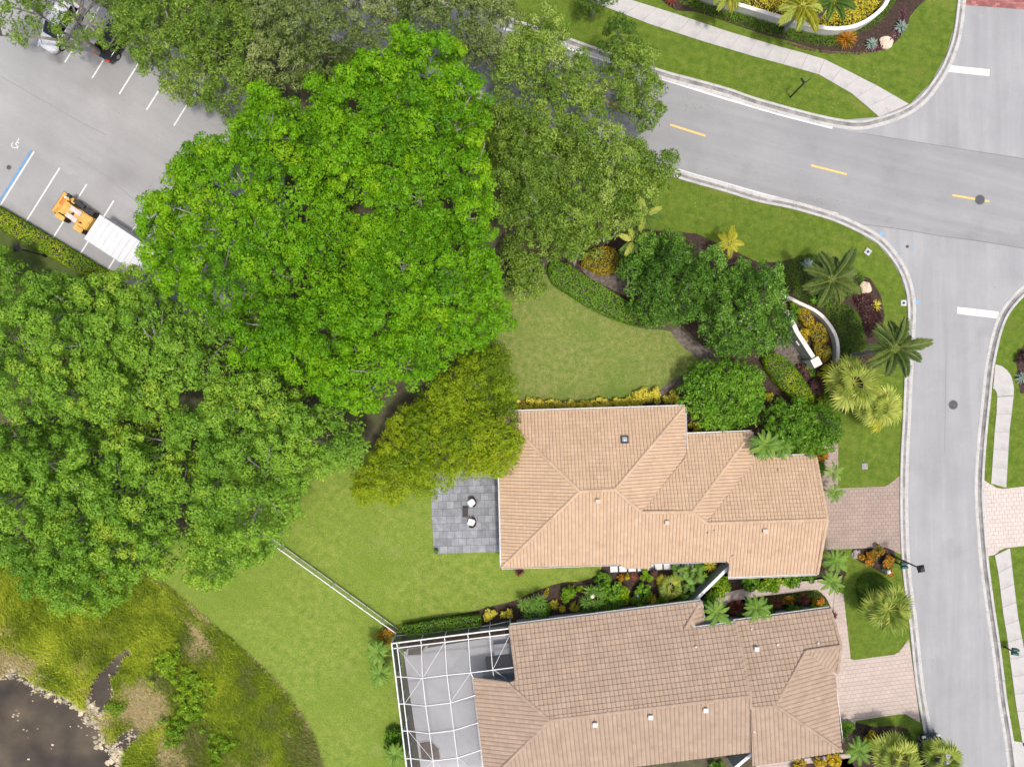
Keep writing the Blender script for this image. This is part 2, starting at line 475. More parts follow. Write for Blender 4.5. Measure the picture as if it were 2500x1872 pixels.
# beds of mulch
BED_MID = [(1200, 1485), (1260, 1464), (1304, 1444), (1349, 1427), (1379, 1420), (1416, 1419), (1440, 1412), (1459, 1403), (1468, 1387), (1470, 1360), (1800, 1352), (1800, 1380), (1740, 1450), (1700, 1500), (1245, 1545), (975, 1580), (985, 1528), (1120, 1498)]
sheet('mulch_bed', BED_MID, 0.010, MULCH)
sheet('mulch_bed', [(1322, 660), (1350, 650), (1420, 690), (1500, 740), (1590, 775), (1660, 790), (1720, 850), (1770, 880), (1740, 920), (1700, 940), (1660, 960), (1610, 975), (1560, 992), (1250, 1002), (1230, 1012), (1240, 1030), (1700, 1075), (1860, 1075), (2010, 1060), (2015, 1110), (2050, 1050), (1960, 960),
                    (2000, 930), (2060, 1010), (2110, 960), (2150, 830), (2160, 770), (2150, 720), (2125, 680), (2040, 650), (1980, 620), (1900, 640), (1850, 640), (1700, 570), (1560, 560), (1430, 590)], 0.010, MULCH)
sheet('sandy_path', [(1418, 650), (1450, 648), (1500, 665), (1530, 690), (1530, 720), (1480, 700), (1440, 680)], 0.014, MULCH_GREY, 4)
sheet('sandy_path', [(1890, 830), (1930, 815), (1965, 860), (1990, 900), (1950, 915), (1900, 880)], 0.014, MULCH_GREY, 4)
sheet('sandy_path', [(1655, 800), (1700, 835), (1740, 860), (1790, 905), (1760, 900), (1690, 865), (1640, 815)], 0.014, MULCH_GREY, 4)
sheet('sandy_path', [(1258, 982), (1300, 975), (1420, 984), (1520, 982), (1590, 965), (1625, 940), (1655, 918), (1640, 945), (1600, 975), (1520, 993), (1258, 995)], 0.014, MULCH_GREY, 4)
sheet('mulch_bed', [(1640, -40), (1640, 20), (1700, 30), (1753, 47), (1855, 82), (1923, 100), (1980, 118), (2025, 125), (2090, 128), (2140, 126), (2180, 108), (2205, 80), (2222, 40), (2228, -40)], 0.010, MULCH, 4)
sheet('mulch_bed', [(2470, 1895), (2500, 840), (2480, 880), (2490, 960), (2520, 960), (2560, 840)][1:], 0.010, MULCH)
sheet('mulch_bed', [(2052, 1764), (2088, 1762), (2140, 1774), (2180, 1770), (2215, 1778), (2228, 1800), (2240, 1840), (2250, 1890), (2050, 1890)], 0.010, MULCH)
sheet('mulch_bed', [(1740, 1480), (1770, 1465), (1860, 1452), (1980, 1436), (2015, 1452), (2036, 1490), (2040, 1540), (1740, 1560)], 0.010, MULCH)
sheet('mulch_bed', [(2085, 1340), (2180, 1338), (2170, 1400), (2130, 1385), (2092, 1365)], 0.010, MULCH, 4)
sheet('mulch_bed', [(2020, 1340), (2062, 1346), (2066, 1400), (2050, 1440), (1995, 1425), (1740, 1445), (1720, 1500), (1770, 1400), (1995, 1392)], 0.010, MULCH)
sheet('mulch_bed', [(1848, 1866), (1960, 1852), (2070, 1840), (2100, 1900), (1848, 1900)], 0.010, MULCH)

# ------------------------------------------------------------------ roads
ROADALL = sm(NK)[::-1] + sm(SK)[1:]
far = [(2700, 1950)]
street = sheet('side_street', [(2344, -160), (2337, 0), (2329, 67), (2310, 135), (2273, 202), (2221, 255), (2146, 286), (2060, 293), (2000, 283), (1990, 300), (2030, 530), (2099, 570), (2142, 596), (2175, 633), (2198, 673), (2211, 716), (2215, 762), (2213, 802), (2207, 915), (2202, 1030), (2198, 1100), (2196, 1172), (2196, 1260), (2199, 1349),
      (2206, 1430), (2219, 1527), (2234, 1669), (2250, 1765), (2275, 1880), (2292, 1950), (2492, 1950), (2481, 1872), (2472, 1800), (2457, 1707), (2442, 1584), (2428, 1490), (2411, 1357), (2402, 1240), (2401, 1170), (2405, 1100), (2411, 1031), (2418, 965), (2423, 915), (2430, 872), (2444, 812),
      (2464, 765), (2500, 723), (2545, 694), (2600, 672), (2700, 640), (2700, -160)], 0.012, ASPH2)
road = sheet('main_road', sm(NK)[0:51] + [(2065, 318), (2105, 326), (2500, 388), (2720, 424), (2720, 640), (2500, 607), (2300, 576), (2090, 546), (2060, 551)] + sm(SK)[0:50][::-1], 0.016, ASPH)
lot = sheet('parking_lot', [(-300, 324), (0, 505), (270, 668), (520, 819), (620, 700), (700, 500), (680, 300), (580, 200), (241, 12), (-300, -290)], 0.012, ASPH3)

def paint(parent, name, a, b, w, mat=PAINT_W, z=0.021, n=1):
    return strip(name, [a, b], w, z, mat, parent)
for a, b in (((1636, 305), (1722, 332)), ((1980, 404), (2067, 426)), ((2325, 477), (2415, 492)), ((1290, 178), (1376, 212)), ((1460, 240), (1546, 272))):
    paint(road, 'lane_dash', a, b, 0.17, PAINT_Y)
strip('edge_line', catmull([(1180, 55), (1374, 115), (1500, 155), (1632, 198), (1760, 238), (1900, 279), (2032, 313)], 4), 0.19, 0.021, PAINT_W, road)
strip('edge_line', catmull([(1250, 248), (1400, 312), (1540, 373), (1656, 415), (1774, 449), (1850, 471), (1960, 499), (2045, 523)], 4), 0.19, 0.021, PAINT_W, road)
strip('pavement_seam', [(2105, 326), (2300, 357), (2500, 388)], 0.05, 0.020, CRACK, road)
strip('pavement_seam', catmull([(2090, 546), (2200, 560), (2300, 577), (2400, 590), (2500, 607)], 3), 0.06, 0.020, CRACK, road)
sheet('stop_line', [(2316, 160), (2416, 170), (2415, 187), (2315, 176)], 0.017, PAINT_W, parent=street)
sheet('stop_line', [(2337, 749), (2438, 761), (2438, 778), (2337, 766)], 0.017, PAINT_W, parent=street)
strip('pavement_seam', [(2310, 860), (2308, 960), (2306, 1100)], 0.03, 0.016, CRACK, street)
# brick crossing
brk = sheet('brick_crossing', [(2352, 13), (2500, 24), (2640, 32), (2640, -160), (2352, -160)], 0.0165, plain('brick_joint', (0.20, 0.11, 0.10), 0.9))
bt = tintmat('red_paver', [(0.24, 0.09, 0.085), (0.31, 0.125, 0.115), (0.37, 0.17, 0.155)])
bricks_m = [MB().box((0, 0, 0.008), (0.40, 0.19, 0.016)).mesh('brick', bt, tint=t) for t in (0.1, 0.4, 0.65, 0.95)]
o0 = P(2353, 14); ang = math.atan2(-(24-13), 148)
cnt = 0
for r_ in range(14):
    for c_ in range(22):
        lx = 0.22+c_*0.42+(0.21 if r_ % 2 else 0); ly = 0.13+r_*0.205
        if lx > 6.5: continue
        link('brick', random.choice(bricks_m), brk, loc=(o0.x+lx*math.cos(ang)-ly*math.sin(ang), o0.y+lx*math.sin(ang)+ly*math.cos(ang), 0.0165), rot=(0, 0, ang))
        cnt += 1

# parking stall lines
for i in range(-1, 9):
    a = (146+66*i, 410+40.0*i); b = (a[0]-83, a[1]+132)
    if i == -1:
        continue
    paint(lot, 'stall_line', a, b, 0.13, z=0.017)
paint(lot, 'stall_line', (83, 371), (0, 503), 0.13, z=0.017)
paint(lot, 'accessible_line', (77, 368), (-6, 499), 0.15, PAINT_B, z=0.017)
for i in range(0, 6):
    a = (92+66.5*i+(0 if i else 0), 114+38.7*i); b = (a[0]+84, a[1]-134)
    paint(lot, 'stall_line', a, b, 0.13, z=0.017)
strip('pavement_seam', catmull([(-20, 175), (60, 220), (130, 260), (200, 300), (260, 330)], 4), 0.07, 0.0165, plain('tar_seam_pale', (0.24, 0.235, 0.225), 0.9), lot)
strip('pavement_seam', catmull([(190, 385), (260, 430), (330, 490), (380, 520)], 4), 0.05, 0.0165, MATS['tar_seam_pale'], lot)
# wheelchair symbol painted on the lot
def symbol():
    mb = MB(); c = P(38, 352)
    ax = Vector((0.53, 0.85, 0)).normalized()   # heading up the stall
    ay = Vector((-ax.y, ax.x, 0))
    def seg(p, q, w=0.075):
        a = c+ax*p[0]+ay*p[1]; b = c+ax*q[0]+ay*q[1]
        d = (b-a).normalized(); n = Vector((-d.y, d.x, 0))*w/2
        z = Vector((0, 0, 0.0175))
        mb.add([a+n+z, a-n+z, b-n+z, b+n+z], [(0, 1, 2, 3)])
    pr = None
    for k in range(17):
        t = R(-60+k*15.5)
        q = (-0.12+0.26*math.cos(t+R(120)), 0.02+0.26*math.sin(t+R(120)))
        if pr: seg(pr, q)
        pr = q
    seg((0.42, -0.02), (-0.02, -0.02), 0.09); seg((0.22, -0.02), (0.22, -0.24)); seg((-0.02, -0.02), (-0.02, -0.30), 0.09); seg((-0.02, -0.28), (-0.28, -0.38)); seg((0.44, -0.05), (0.55, 0.02), 0.11)
    return link('wheelchair_symbol', pymesh('wheelchair_symbol', mb.V, mb.F, PAINT_W), lot)
symbol()

# kerbs: sweep of a kerb-and-gutter profile
def kerb(px, side, label=None):
    p = [P(a, b) for a, b in px]
    prof = [(0.0, -0.02), (0.0, 0.13), (0.05, 0.15), (0.22, 0.145), (0.30, 0.05), (0.36, 0.03), (0.50, 0.028), (0.76, 0.045), (0.80, 0.012)]
    V = []; F = []; mi = []
    k = len(prof)
    for i, q in enumerate(p):
        d = p[min(i+1, len(p)-1)] - p[max(i-1, 0)]; d.normalize()
        n = Vector((-d.y, d.x, 0))*side
        for w, z in prof: V.append((q.x+n.x*w, q.y+n.y*w, z))
    for i in range(len(p)-1):
        for j in range(k-1):
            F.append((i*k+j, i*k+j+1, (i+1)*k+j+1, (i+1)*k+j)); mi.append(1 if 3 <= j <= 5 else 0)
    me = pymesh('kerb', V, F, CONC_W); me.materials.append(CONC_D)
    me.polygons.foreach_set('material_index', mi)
    bm = bmesh.new(); bm.from_mesh(me); bmesh.ops.recalc_face_normals(bm, faces=bm.faces)
    bm.to_mesh(me); bm.free()
    o = link('kerb', me); o['kind'] = 'structure'
    # contraction joints every three metres
    jm = MB(); acc = 0.0
    for i in range(1, len(p)):
        acc += (p[i]-p[i-1]).length
        if acc < 2.6: continue
        acc = 0.0
        d = (p[min(i+1, len(p)-1)]-p[i-1]).normalized(); n = Vector((-d.y, d.x, 0))*side
        V = []
        for w, z in prof[1:-1]:
            q = p[i]+n*w; V += [(q.x-d.x*0.012, q.y-d.y*0.012, z+0.003), (q.x+d.x*0.012, q.y+d.y*0.012, z+0.003)]
        jm.add(V, [(2*j, 2*j+1, 2*j+3, 2*j+2) for j in range(len(prof)-3)])
    jm.obj('kerb_joint', plain('joint_dirt', (0.20, 0.185, 0.165), 0.95), o)
    return o
kerb(sm(NK), -1); kerb(sm(SK), 1); kerb(sm(EK), -1)
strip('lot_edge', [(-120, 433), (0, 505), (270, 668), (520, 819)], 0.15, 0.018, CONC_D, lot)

# sidewalks made of slabs
def walk(left, right, step_px, name='sidewalk', flip=False):
    """left/right edges as photo polylines with the same number of points"""
    def resample(pl, n):
        pl = np.array(pl, float); s = np.r_[0, np.cumsum(np.hypot(*np.diff(pl, axis=0).T))]
        t = np.linspace(0, s[-1], n)
        return np.c_[np.interp(t, s, pl[:, 0]), np.interp(t, s, pl[:, 1])]
    Ln = np.hypot(*np.diff(np.array(left, float), axis=0).T).sum()
    n = max(2, int(round(Ln/step_px))+1)
    # slabs follow each straight run so corners stay sharp
    a = resample(left, n*6-5); b = resample(right, n*6-5)
    base = sheet(name, [tuple(q) for q in a]+[tuple(q) for q in b[::-1]], 0.020, plain('slab_joint', (0.24, 0.22, 0.20), 0.95))
    for i in range(n-1):
        s0, s1 = i*6, i*6+6
        poly = [tuple(q) for q in a[s0:s1+1]]+[tuple(q) for q in b[s0:s1+1][::-1]]
        w = np.array([[P(*q).x, P(*q).y] for q in poly]); c = w.mean(0)
        # shrink lengthwise by the joint
        ax = (w[6]-w[0]); ax /= np.linalg.norm(ax)
        for q in (w[0], w[-1]): q += ax*0.012
        for q in (w[6], w[7]): q -= ax*0.012
        MB().prism(w-c, 0.0, 0.03).obj('slab', CONC, base).location = (c[0], c[1], 0.0205)
    return base
walk([(1440, -33), (1538, 0), (1647, 34), (1774, 77), (1900, 114), (1960, 130), (2013, 146)], [(1400, -11), (1460, 11), (1587, 60), (1714, 101), (1842, 139), (1920, 160), (1998, 182)], 42)
walk([(2013, 146), (2080, 179), (2146, 213), (2219, 255)], [(1998, 182), (2078, 228), (2113, 257), (2146, 286)], 46)
walk([(2429, 889), (2451, 895), (2467, 915), (2475, 942), (2474, 965)], [(2424, 948), (2428, 950), (2431, 955), (2433, 960), (2434, 968)], 90)
walk([(2474, 966), (2469, 1010), (2464, 1050), (2456, 1190)], [(2434, 969), (2432, 1010), (2428, 1050), (2419, 1180)], 48)
walk([(2465, 1337), (2472, 1400), (2484, 1500), (2500, 1588), (2520, 1719), (2538, 1820)], [(2428, 1355), (2437, 1400), (2449, 1500), (2457, 1546), (2480, 1719), (2497, 1820)], 46)
walk([(2474, 1807), (2500, 1812), (2560, 1820)], [(2484, 1900), (2510, 1900), (2570, 1900)], 46, 'pale_drive')

# paved drives and paths: running-bond pavers clipped to the outline
def pavers(name, px, z, w, l, ang, mat, joint, limit=300, gap=0.02, hh=0.02, bond=0.5, jit=0.0, piece='paver', var=None):
    poly = A2(px)
    base = sheet(name, px, z, joint)
    c, s = math.cos(ang), math.sin(ang)
    rot = lambda q: np.c_[q[:, 0]*c+q[:, 1]*s, -q[:, 0]*s+q[:, 1]*c]
    irot = lambda q: np.c_[q[:, 0]*c-q[:, 1]*s, q[:, 0]*s+q[:, 1]*c]
    lp = rot(poly); lo, hi = lp.min(0), lp.max(0)
    whole = []; cut = []
    r_ = 0; y = lo[1]
    while y < hi[1]:
        x = lo[0] - ((r_*bond) % 1.0)*l
        while x < hi[0]:
            q = np.array([[x+gap/2, y+gap/2], [x+l-gap/2, y+gap/2], [x+l-gap/2, y+w-gap/2], [x+gap/2, y+w-gap/2]])
            ins = pip(q, lp)
            if ins.all(): whole.append(q)
            elif ins.any(): cut.append(q)
            x += l
        y += w; r_ += 1
    meshes = [MB().box((0, 0, hh/2), (l-gap, w-gap, hh)).mesh(piece, mat, bevel=0.0, tint=t) for t in np.linspace(0.02, 0.98, 7)]
    random.shuffle(whole)
    for q in whole[:limit]:
        m = irot(q.mean(0)[None])[0]
        link(piece, random.choice(meshes), base, loc=(m[0], m[1], z+0.0005+random.uniform(0, jit)), rot=(random.uniform(-1, 1)*jit, random.uniform(-1, 1)*jit, ang))
    mb = MB(); tint = []
    def snap(q):
        out = q.copy()
        ins = pip(q, lp)
        for i in range(4):
            if ins[i]: continue
            best = None
            for k in range(len(lp)):
                a = lp[k]; b = lp[(k+1) % len(lp)]; ab = b-a
                t = np.clip((q[i]-a) @ ab/(ab @ ab), 0, 1); pt = a+t*ab; d = np.hypot(*(q[i]-pt))
                if best is None or d < best[0]: best = (d, pt)
            out[i] = best[1]
        return out
    for q in whole[limit:]+[snap(q) for q in cut]:
        g = irot(q); mb.prism(g, z+0.0005, z+hh); tint += [random.random()]*8
    if mb.V:
        o = link(piece+'_field', pymesh(piece+'_field', mb.V, mb.F, mat, tint=tint), base); o['kind'] = 'stuff'
    return base
PAV1 = tintmat('paver_taupe', [(0.30, 0.238, 0.196), (0.315, 0.25, 0.207), (0.33, 0.262, 0.218)], nscale=0.7, namt=0.10)
PAV2 = tintmat('paver_pink', [(0.43, 0.355, 0.312), (0.445, 0.367, 0.323), (0.46, 0.38, 0.335)], nscale=0.7, namt=0.10)
PAV3 = tintmat('paver_cream', [(0.50, 0.44, 0.395), (0.515, 0.455, 0.41), (0.53, 0.47, 0.425)], nscale=0.7, namt=0.08)
J1 = plain('paver_joint', (0.21, 0.165, 0.135), 0.95); J2 = plain('paver_joint_pink', (0.34, 0.27, 0.235), 0.95); J3 = plain('paver_joint_cream', (0.42, 0.36, 0.32), 0.95)
pavers('driveway', [(1980, 1194), (2059, 1191), (2163, 1187), (2197, 1160), (2196, 1255), (2199, 1353), (2164, 1335), (2085, 1339), (1980, 1343)], 0.016, 0.33, 0.42, R(2), PAV1, J1)
pavers('garden_path', [(2010, 1062), (2046, 1062), (2046, 1193), (2004, 1193)], 0.014, 0.33, 0.42, R(2), PAV1, J1)
pavers('driveway', [(2034, 1492), (2038, 1440), (2059, 1450), (2068, 1530), (2077, 1611), (2190, 1596), (2219, 1559), (2233, 1665), (2246, 1763), (2207, 1740), (2052, 1764), (2010, 1768), (2015, 1600), (2030, 1560)], 0.016, 0.36, 0.45, R(7), PAV2, J2)
pavers('garden_path', [(1742, 1450), (1834, 1433), (2007, 1413), (2037, 1437), (2033, 1492), (2018, 1460), (1996, 1438), (1865, 1454), (1780, 1468), (1755, 1500), (1725, 1490)], 0.014, 0.34, 0.42, R(6), PAV2, J2)
pavers('driveway', [(2402, 1172), (2439, 1194), (2500, 1187), (2600, 1180), (2600, 1320), (2500, 1332), (2446, 1338), (2428, 1354), (2412, 1357), (2403, 1260)], 0.016, 0.36, 0.45, R(4), PAV3, J3)
pavers('garden_path', [(1845, 1868), (1950, 1852), (2073, 1838), (2080, 1848), (1960, 1864), (1850, 1890)], 0.014, 0.34, 0.42, R(6), PAV2, J2)
PATIO = tintmat('patio_stone', [(0.20, 0.21, 0.226), (0.235, 0.245, 0.262), (0.27, 0.28, 0.298)], nscale=1.6, namt=0.30)
pavers('patio', [(1050, 1150), (1240, 1150), (1240, 1346), (1059, 1351)], 0.016, 0.66, 0.68, R(1.5), PATIO, plain('patio_joint', (0.07, 0.072, 0.078), 0.95), gap=0.022, hh=0.035, bond=0.5, jit=0.004)
# lanai floor under the screen enclosure
LAN = surf('lanai_concrete', [(0.42, 0.42, 0.432), (0.47, 0.47, 0.48), (0.51, 0.51, 0.515)], 0.5, 8, 0.8, 0, 1, 0.04, 14)
sheet('lanai_floor', [(985, 1590), (1262, 1545), (1290, 1700), (1290, 1960), (1040, 1960)], 0.014, LAN)

# ------------------------------------------------------------------ pond
wm, wnt, wb = newmat('pond_water')
wn = wnt.nodes.new('ShaderNodeTexNoise'); wn.inputs['Scale'].default_value = 0.25; wn.inputs['Detail'].default_value = 5
wtc = wnt.nodes.new('ShaderNodeTexCoord'); wnt.links.new(wtc.outputs['Object'], wn.inputs['Vector'])
wr = ramp(wnt, [(0.35, (0.042, 0.036, 0.030)), (0.5, (0.072, 0.060, 0.045)), (0.66, (0.12, 0.096, 0.068))]); wnt.links.new(wn.outputs['Fac'], wr.inputs[0])
wnt.links.new(wr.outputs[0], wb.inputs['Base Color']); wb.inputs['Roughness'].default_value = 0.15; wb.inputs['IOR'].default_value = 1.33; wb.inputs['Specular IOR Level'].default_value = 0.35
wn2 = wnt.nodes.new('ShaderNodeTexNoise'); wn2.inputs['Scale'].default_value = 3.0
wnt.links.new(wtc.outputs['Object'], wn2.inputs['Vector'])
wbp = wnt.nodes.new('ShaderNodeBump'); wbp.inputs['Strength'].default_value = 0.06
wnt.links.new(wn2.outputs['Fac'], wbp.inputs['Height']); wnt.links.new(wbp.outputs[0], wb.inputs['Normal'])
MARSH_PX = [(-60, 1380), (0, 1375), (250, 1380), (352, 1402), (415, 1442), (476, 1495), (533, 1544), (582, 1584), (635, 1633), (692, 1690), (732, 1751), (769, 1816), (785, 1872), (795, 1930), (-60, 1930)]
sheet('marsh_bank', MARSH_PX, 0.008, MARSH)
POND_PX = [(-60, 1640), (0, 1654), (24, 1627), (49, 1648), (81, 1668), (122, 1688), (171, 1707), (195, 1725), (240, 1762), (244, 1786), (260, 1815), (281, 1847), (300, 1880), (330, 1940), (-60, 1940)]
sheet('pond', POND_PX, 0.020, wm)
CH1 = [(205, 1722), (212, 1690), (222, 1660), (240, 1636), (262, 1618), (284, 1594), (314, 1582), (322, 1596), (300, 1616), (290, 1640), (268, 1664), (276, 1690), (262, 1718), (244, 1752), (225, 1745)]
CH2 = [(252, 1828), (268, 1812), (290, 1792), (330, 1776), (352, 1788), (334, 1814), (306, 1840), (298, 1870), (280, 1850)]
sheet('pond_inlet', CH1, 0.0225, wm, 4); sheet('pond_inlet', CH2, 0.0215, wm, 4)
# ------------------------------------------------------------------ houses
GUT = plain('gutter_white', (0.62, 0.62, 0.60), 0.5, var=0.05)
def tile_arrays(w, l, lift=0.048, gap=0.014):
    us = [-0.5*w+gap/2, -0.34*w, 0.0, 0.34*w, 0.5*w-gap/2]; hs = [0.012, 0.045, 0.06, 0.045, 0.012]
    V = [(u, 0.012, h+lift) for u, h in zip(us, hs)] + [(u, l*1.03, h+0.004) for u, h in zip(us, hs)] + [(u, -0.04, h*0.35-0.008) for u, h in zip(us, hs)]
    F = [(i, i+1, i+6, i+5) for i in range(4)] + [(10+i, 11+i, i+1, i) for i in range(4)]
    return V, F
CAP = [(-0.15, 0.0), (-0.11, 0.07), (0.0, 0.105), (0.11, 0.07), (0.15, 0.0)]
def cap_mesh(mat, tint, L=0.42):
    V = []; n = len(CAP)
    for y, s, dz in ((0, 1.0, 0.02), (L, 0.86, 0.0)):
        V += [(x*s, y, z*s+dz) for x, z in CAP]
    F = [(i, i+1, n+i+1, n+i) for i in range(n-1)] + [tuple(range(n))[::-1]]
    return pymesh('ridge_tile', V, F, mat, tint=tint)
def build_roof(house, faces, ridges, tw, tl, tmat, deckmat, gutters, limit=300, edgemat=None):
    """faces: list of (vertex list as (px,py,z), eave edge (i,j)); all world positions relative to the house base"""
    base = Vector(house.location)
    W3 = lambda v: P(*v) - base
    dV = []; dF = []
    cand = []; jm = MB(); jt = []
    TV, TF = tile_arrays(tw, tl)
    for verts, (i0, i1) in faces:
        pts = [W3(v) for v in verts]
        nrm = Vector((0, 0, 0))
        for i, a in enumerate(pts):
            b = pts[(i+1) % len(pts)]
            nrm += Vector(((a.y-b.y)*(a.z+b.z), (a.z-b.z)*(a.x+b.x), (a.x-b.x)*(a.y+b.y)))
        nrm.normalize()
        if nrm.z < 0: nrm = -nrm
        c0 = sum(pts, Vector())/len(pts)
        u = (pts[i1]-pts[i0]); u -= nrm*u.dot(nrm); u.normalize()
        v = nrm.cross(u)
        if v.z < 0: v = -v; u = -u
        if u.cross(v).dot(nrm) < 0: u = -u
        org = pts[i0]-nrm*(pts[i0]-c0).dot(nrm)
        pl = np.array([[(p-org).dot(u), (p-org).dot(v)] for p in pts])
        k = len(dV)
        dV += [(p.x, p.y, p.z-(p-c0).dot(nrm)/nrm.z-0.03) for p in pts]
        for t in tessellate_polygon([[Vector((q[0], q[1], 0)) for q in pl]]): dF.append(tuple(k+i for i in t))
        lo, hi = pl.min(0), pl.max(0)
        nr = int(math.ceil((hi[1]-0)/tl))+1; r0 = int(math.floor(lo[1]/tl))
        nc0 = int(math.floor(lo[0]/tw))-1; nc1 = int(math.ceil(hi[0]/tw))+1
        cc = np.array([[c*tw, r*tl] for r in range(r0, nr) for c in range(nc0, nc1)], float)
        corners = np.array([[-tw/2, 0], [tw/2, 0], [tw/2, tl], [-tw/2, tl]])
        ins = np.stack([pip(cc+cr, pl) for cr in corners], 1)
        mid = pip(cc+np.array([0, tl/2]), pl)
        for q, f, m in zip(cc, ins, mid):
            if not (f.any() or m): continue
            tb = min(0.98, max(0.02, random.gauss(0.5, 0.11)))
            if f.all(): cand.append((org, u, v, nrm, q, tb)); continue
            # cut tile: pull what overhangs back to the outline
            X = np.array([[q[0]+a[0], q[1]+a[1]] for a in TV])
            insd = pip(X, pl)
            for j in np.where(~insd)[0]:
                best = None
                for e in range(len(pl)):
                    a = pl[e]; b = pl[(e+1) % len(pl)]; ab = b-a
                    t = np.clip((X[j]-a) @ ab/(ab @ ab+1e-9), 0, 1); pt = a+t*ab; d = np.hypot(*(X[j]-pt))
                    if best is None or d < best[0]: best = (d, pt)
                X[j] = best[1]
            jm.add([org+u*x[0]+v*x[1]+nrm*a[2] for x, a in zip(X, TV)], TF); jt += [tb]*len(TV)
    roof = link('roof', pymesh('roof', dV, dF, deckmat), house)
    camp = Vector((0, 0, CAM_H))-base
    cand.sort(key=lambda t: (t[0]+t[1]*t[4][0]+t[2]*t[4][1]-camp).length)
    tm = [pymesh('tile', TV, TF, tmat, tint=t) for t in np.linspace(0.05, 0.95, 8)]
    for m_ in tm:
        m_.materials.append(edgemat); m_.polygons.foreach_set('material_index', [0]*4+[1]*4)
    for i, (org, u, v, n, q, tb) in enumerate(cand):
        p = org+u*q[0]+v*q[1]
        if i < limit:
            o = link('tile', tm[min(7, max(0, int(tb*8)))], roof)
            o.matrix_local = Matrix(((u.x, v.x, n.x, p.x), (u.y, v.y, n.y, p.y), (u.z, v.z, n.z, p.z), (0, 0, 0, 1)))
        else:
            jm.add([p+u*a[0]+v*a[1]+n*a[2] for a in TV], TF); jt += [tb]*len(TV)
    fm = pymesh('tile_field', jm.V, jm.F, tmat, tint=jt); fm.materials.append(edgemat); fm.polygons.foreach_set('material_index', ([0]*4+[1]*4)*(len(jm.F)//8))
    f = link('tile_field', fm, roof); f['kind'] = 'stuff'
    cm = [cap_mesh(tmat, t) for t in (0.35, 0.5, 0.65, 0.8)]
    for a, b in ridges:
        a = W3(a)+Vector((0, 0, 0.05)); b = W3(b)+Vector((0, 0, 0.05))
        if a.z > b.z: a, b = b, a
        d = b-a; L = d.length; d.normalize()
        sx = d.cross(Vector((0, 0, 1))).normalized(); up = sx.cross(d)
        n = max(1, int(round(L/0.38)))
        for i in range(n):
            p = a+d*(i*L/n)
            o = link('ridge_tile', random.choice(cm), roof)
            o.matrix_local = Matrix(((sx.x, d.x, up.x, p.x), (sx.y, d.y, up.y, p.y), (sx.z, d.z, up.z, p.z), (0, 0, 0, 1)))
    for a, b in gutters:
        a = W3(a); b = W3(b)
        mb = MB(); d = (b-a).normalized(); mb.bar(a-Vector((0, 0, 0.06)), b-Vector((0, 0, 0.06)), 0.02, 0.14)
        n = Vector((-d.y, d.x, 0))
        # open trough: back, floor, lip
        cdir = n if (a+n-Vector((0, 0, 0))).length > (a-n).length else -n
        sgn = 1 if ((a+b)/2+n*0.3 - W3GC(house)).length > ((a+b)/2-n*0.3 - W3GC(house)).length else -1
        n = n*sgn
        mb.bar(a+n*0.07-Vector((0, 0, 0.12)), b+n*0.07-Vector((0, 0, 0.12)), 0.13, 0.015)
        mb.bar(a+n*0.13-Vector((0, 0, 0.05)), b+n*0.13-Vector((0, 0, 0.05)), 0.03, 0.15)
        Lg = (b-a).length
        for i in range(int(Lg/1.2)):
            q = a+d*(0.6+i*1.2)
            mb.bar(q-Vector((0, 0, 0.0)), q+n*0.13, 0.03, 0.02)
        mb.obj('gutter', GUT, house)
    return roof
GC = {}
def W3GC(h): return GC[h.name]
def vent(roof_parent, px, size, mat, house, name='roof_vent', z=None, h=0.28):
    p = P(px[0], px[1], z) - Vector(house.location)
    mb = MB(); mb.box((p.x, p.y, p.z+h/2-0.25), (size, size*0.9, h+0.5)); mb.box((p.x, p.y, p.z+h+0.03), (size*1.25, size*1.15, 0.06))
    mb.obj(name, mat, house, bevel=0.015)

# ---- house with the peach roof
TILE1 = tintmat('tile_peach', [(0.40, 0.274, 0.172), (0.455, 0.32, 0.21), (0.483, 0.348, 0.235), (0.512, 0.387, 0.268)], rough=0.75, nscale=0.9, namt=0.10)
DECK1 = plain('roof_underlay_brown', (0.20, 0.13, 0.085), 0.95)
h1 = thing('house', 'house with the pale peach tiled hip roof beside the grey stone patio', 'house', P(1500, 1200))
GC[h1.name] = P(1560, 1200, 3)-Vector(h1.location)
A = (1216, 1006, 2.8); B = (1672, 992, 2.8); D = (1674, 1115, 2.8); R1 = (1415, 1199, 5.2); R2 = (1501, 1195, 5.2); SW = (1225, 1385, 2.8)
V1 = (1565, 1250, 4.4); R3 = (1690, 1249, 4.35); V2 = (1725, 1277, 4.15); AP = (2019, 1267, 4.15)
E2 = (1676, 1060, 2.45); F2 = (1835, 1054, 2.45); G2 = (1836, 1128, 2.5)
N3a = (1839, 1116, 2.4); N3b = (1990, 1111, 2.4); SE = (1995, 1400, 2.5); SE2 = (1778, 1409, 2.5); SI = (1781, 1367, 2.85)
S1 = (1700, 1369, 2.85); BY1 = (1596, 1373, 2.85); BY2 = (1581, 1386, 2.75); BY3 = (1528, 1387, 2.75); BY4 = (1512, 1376, 2.85)
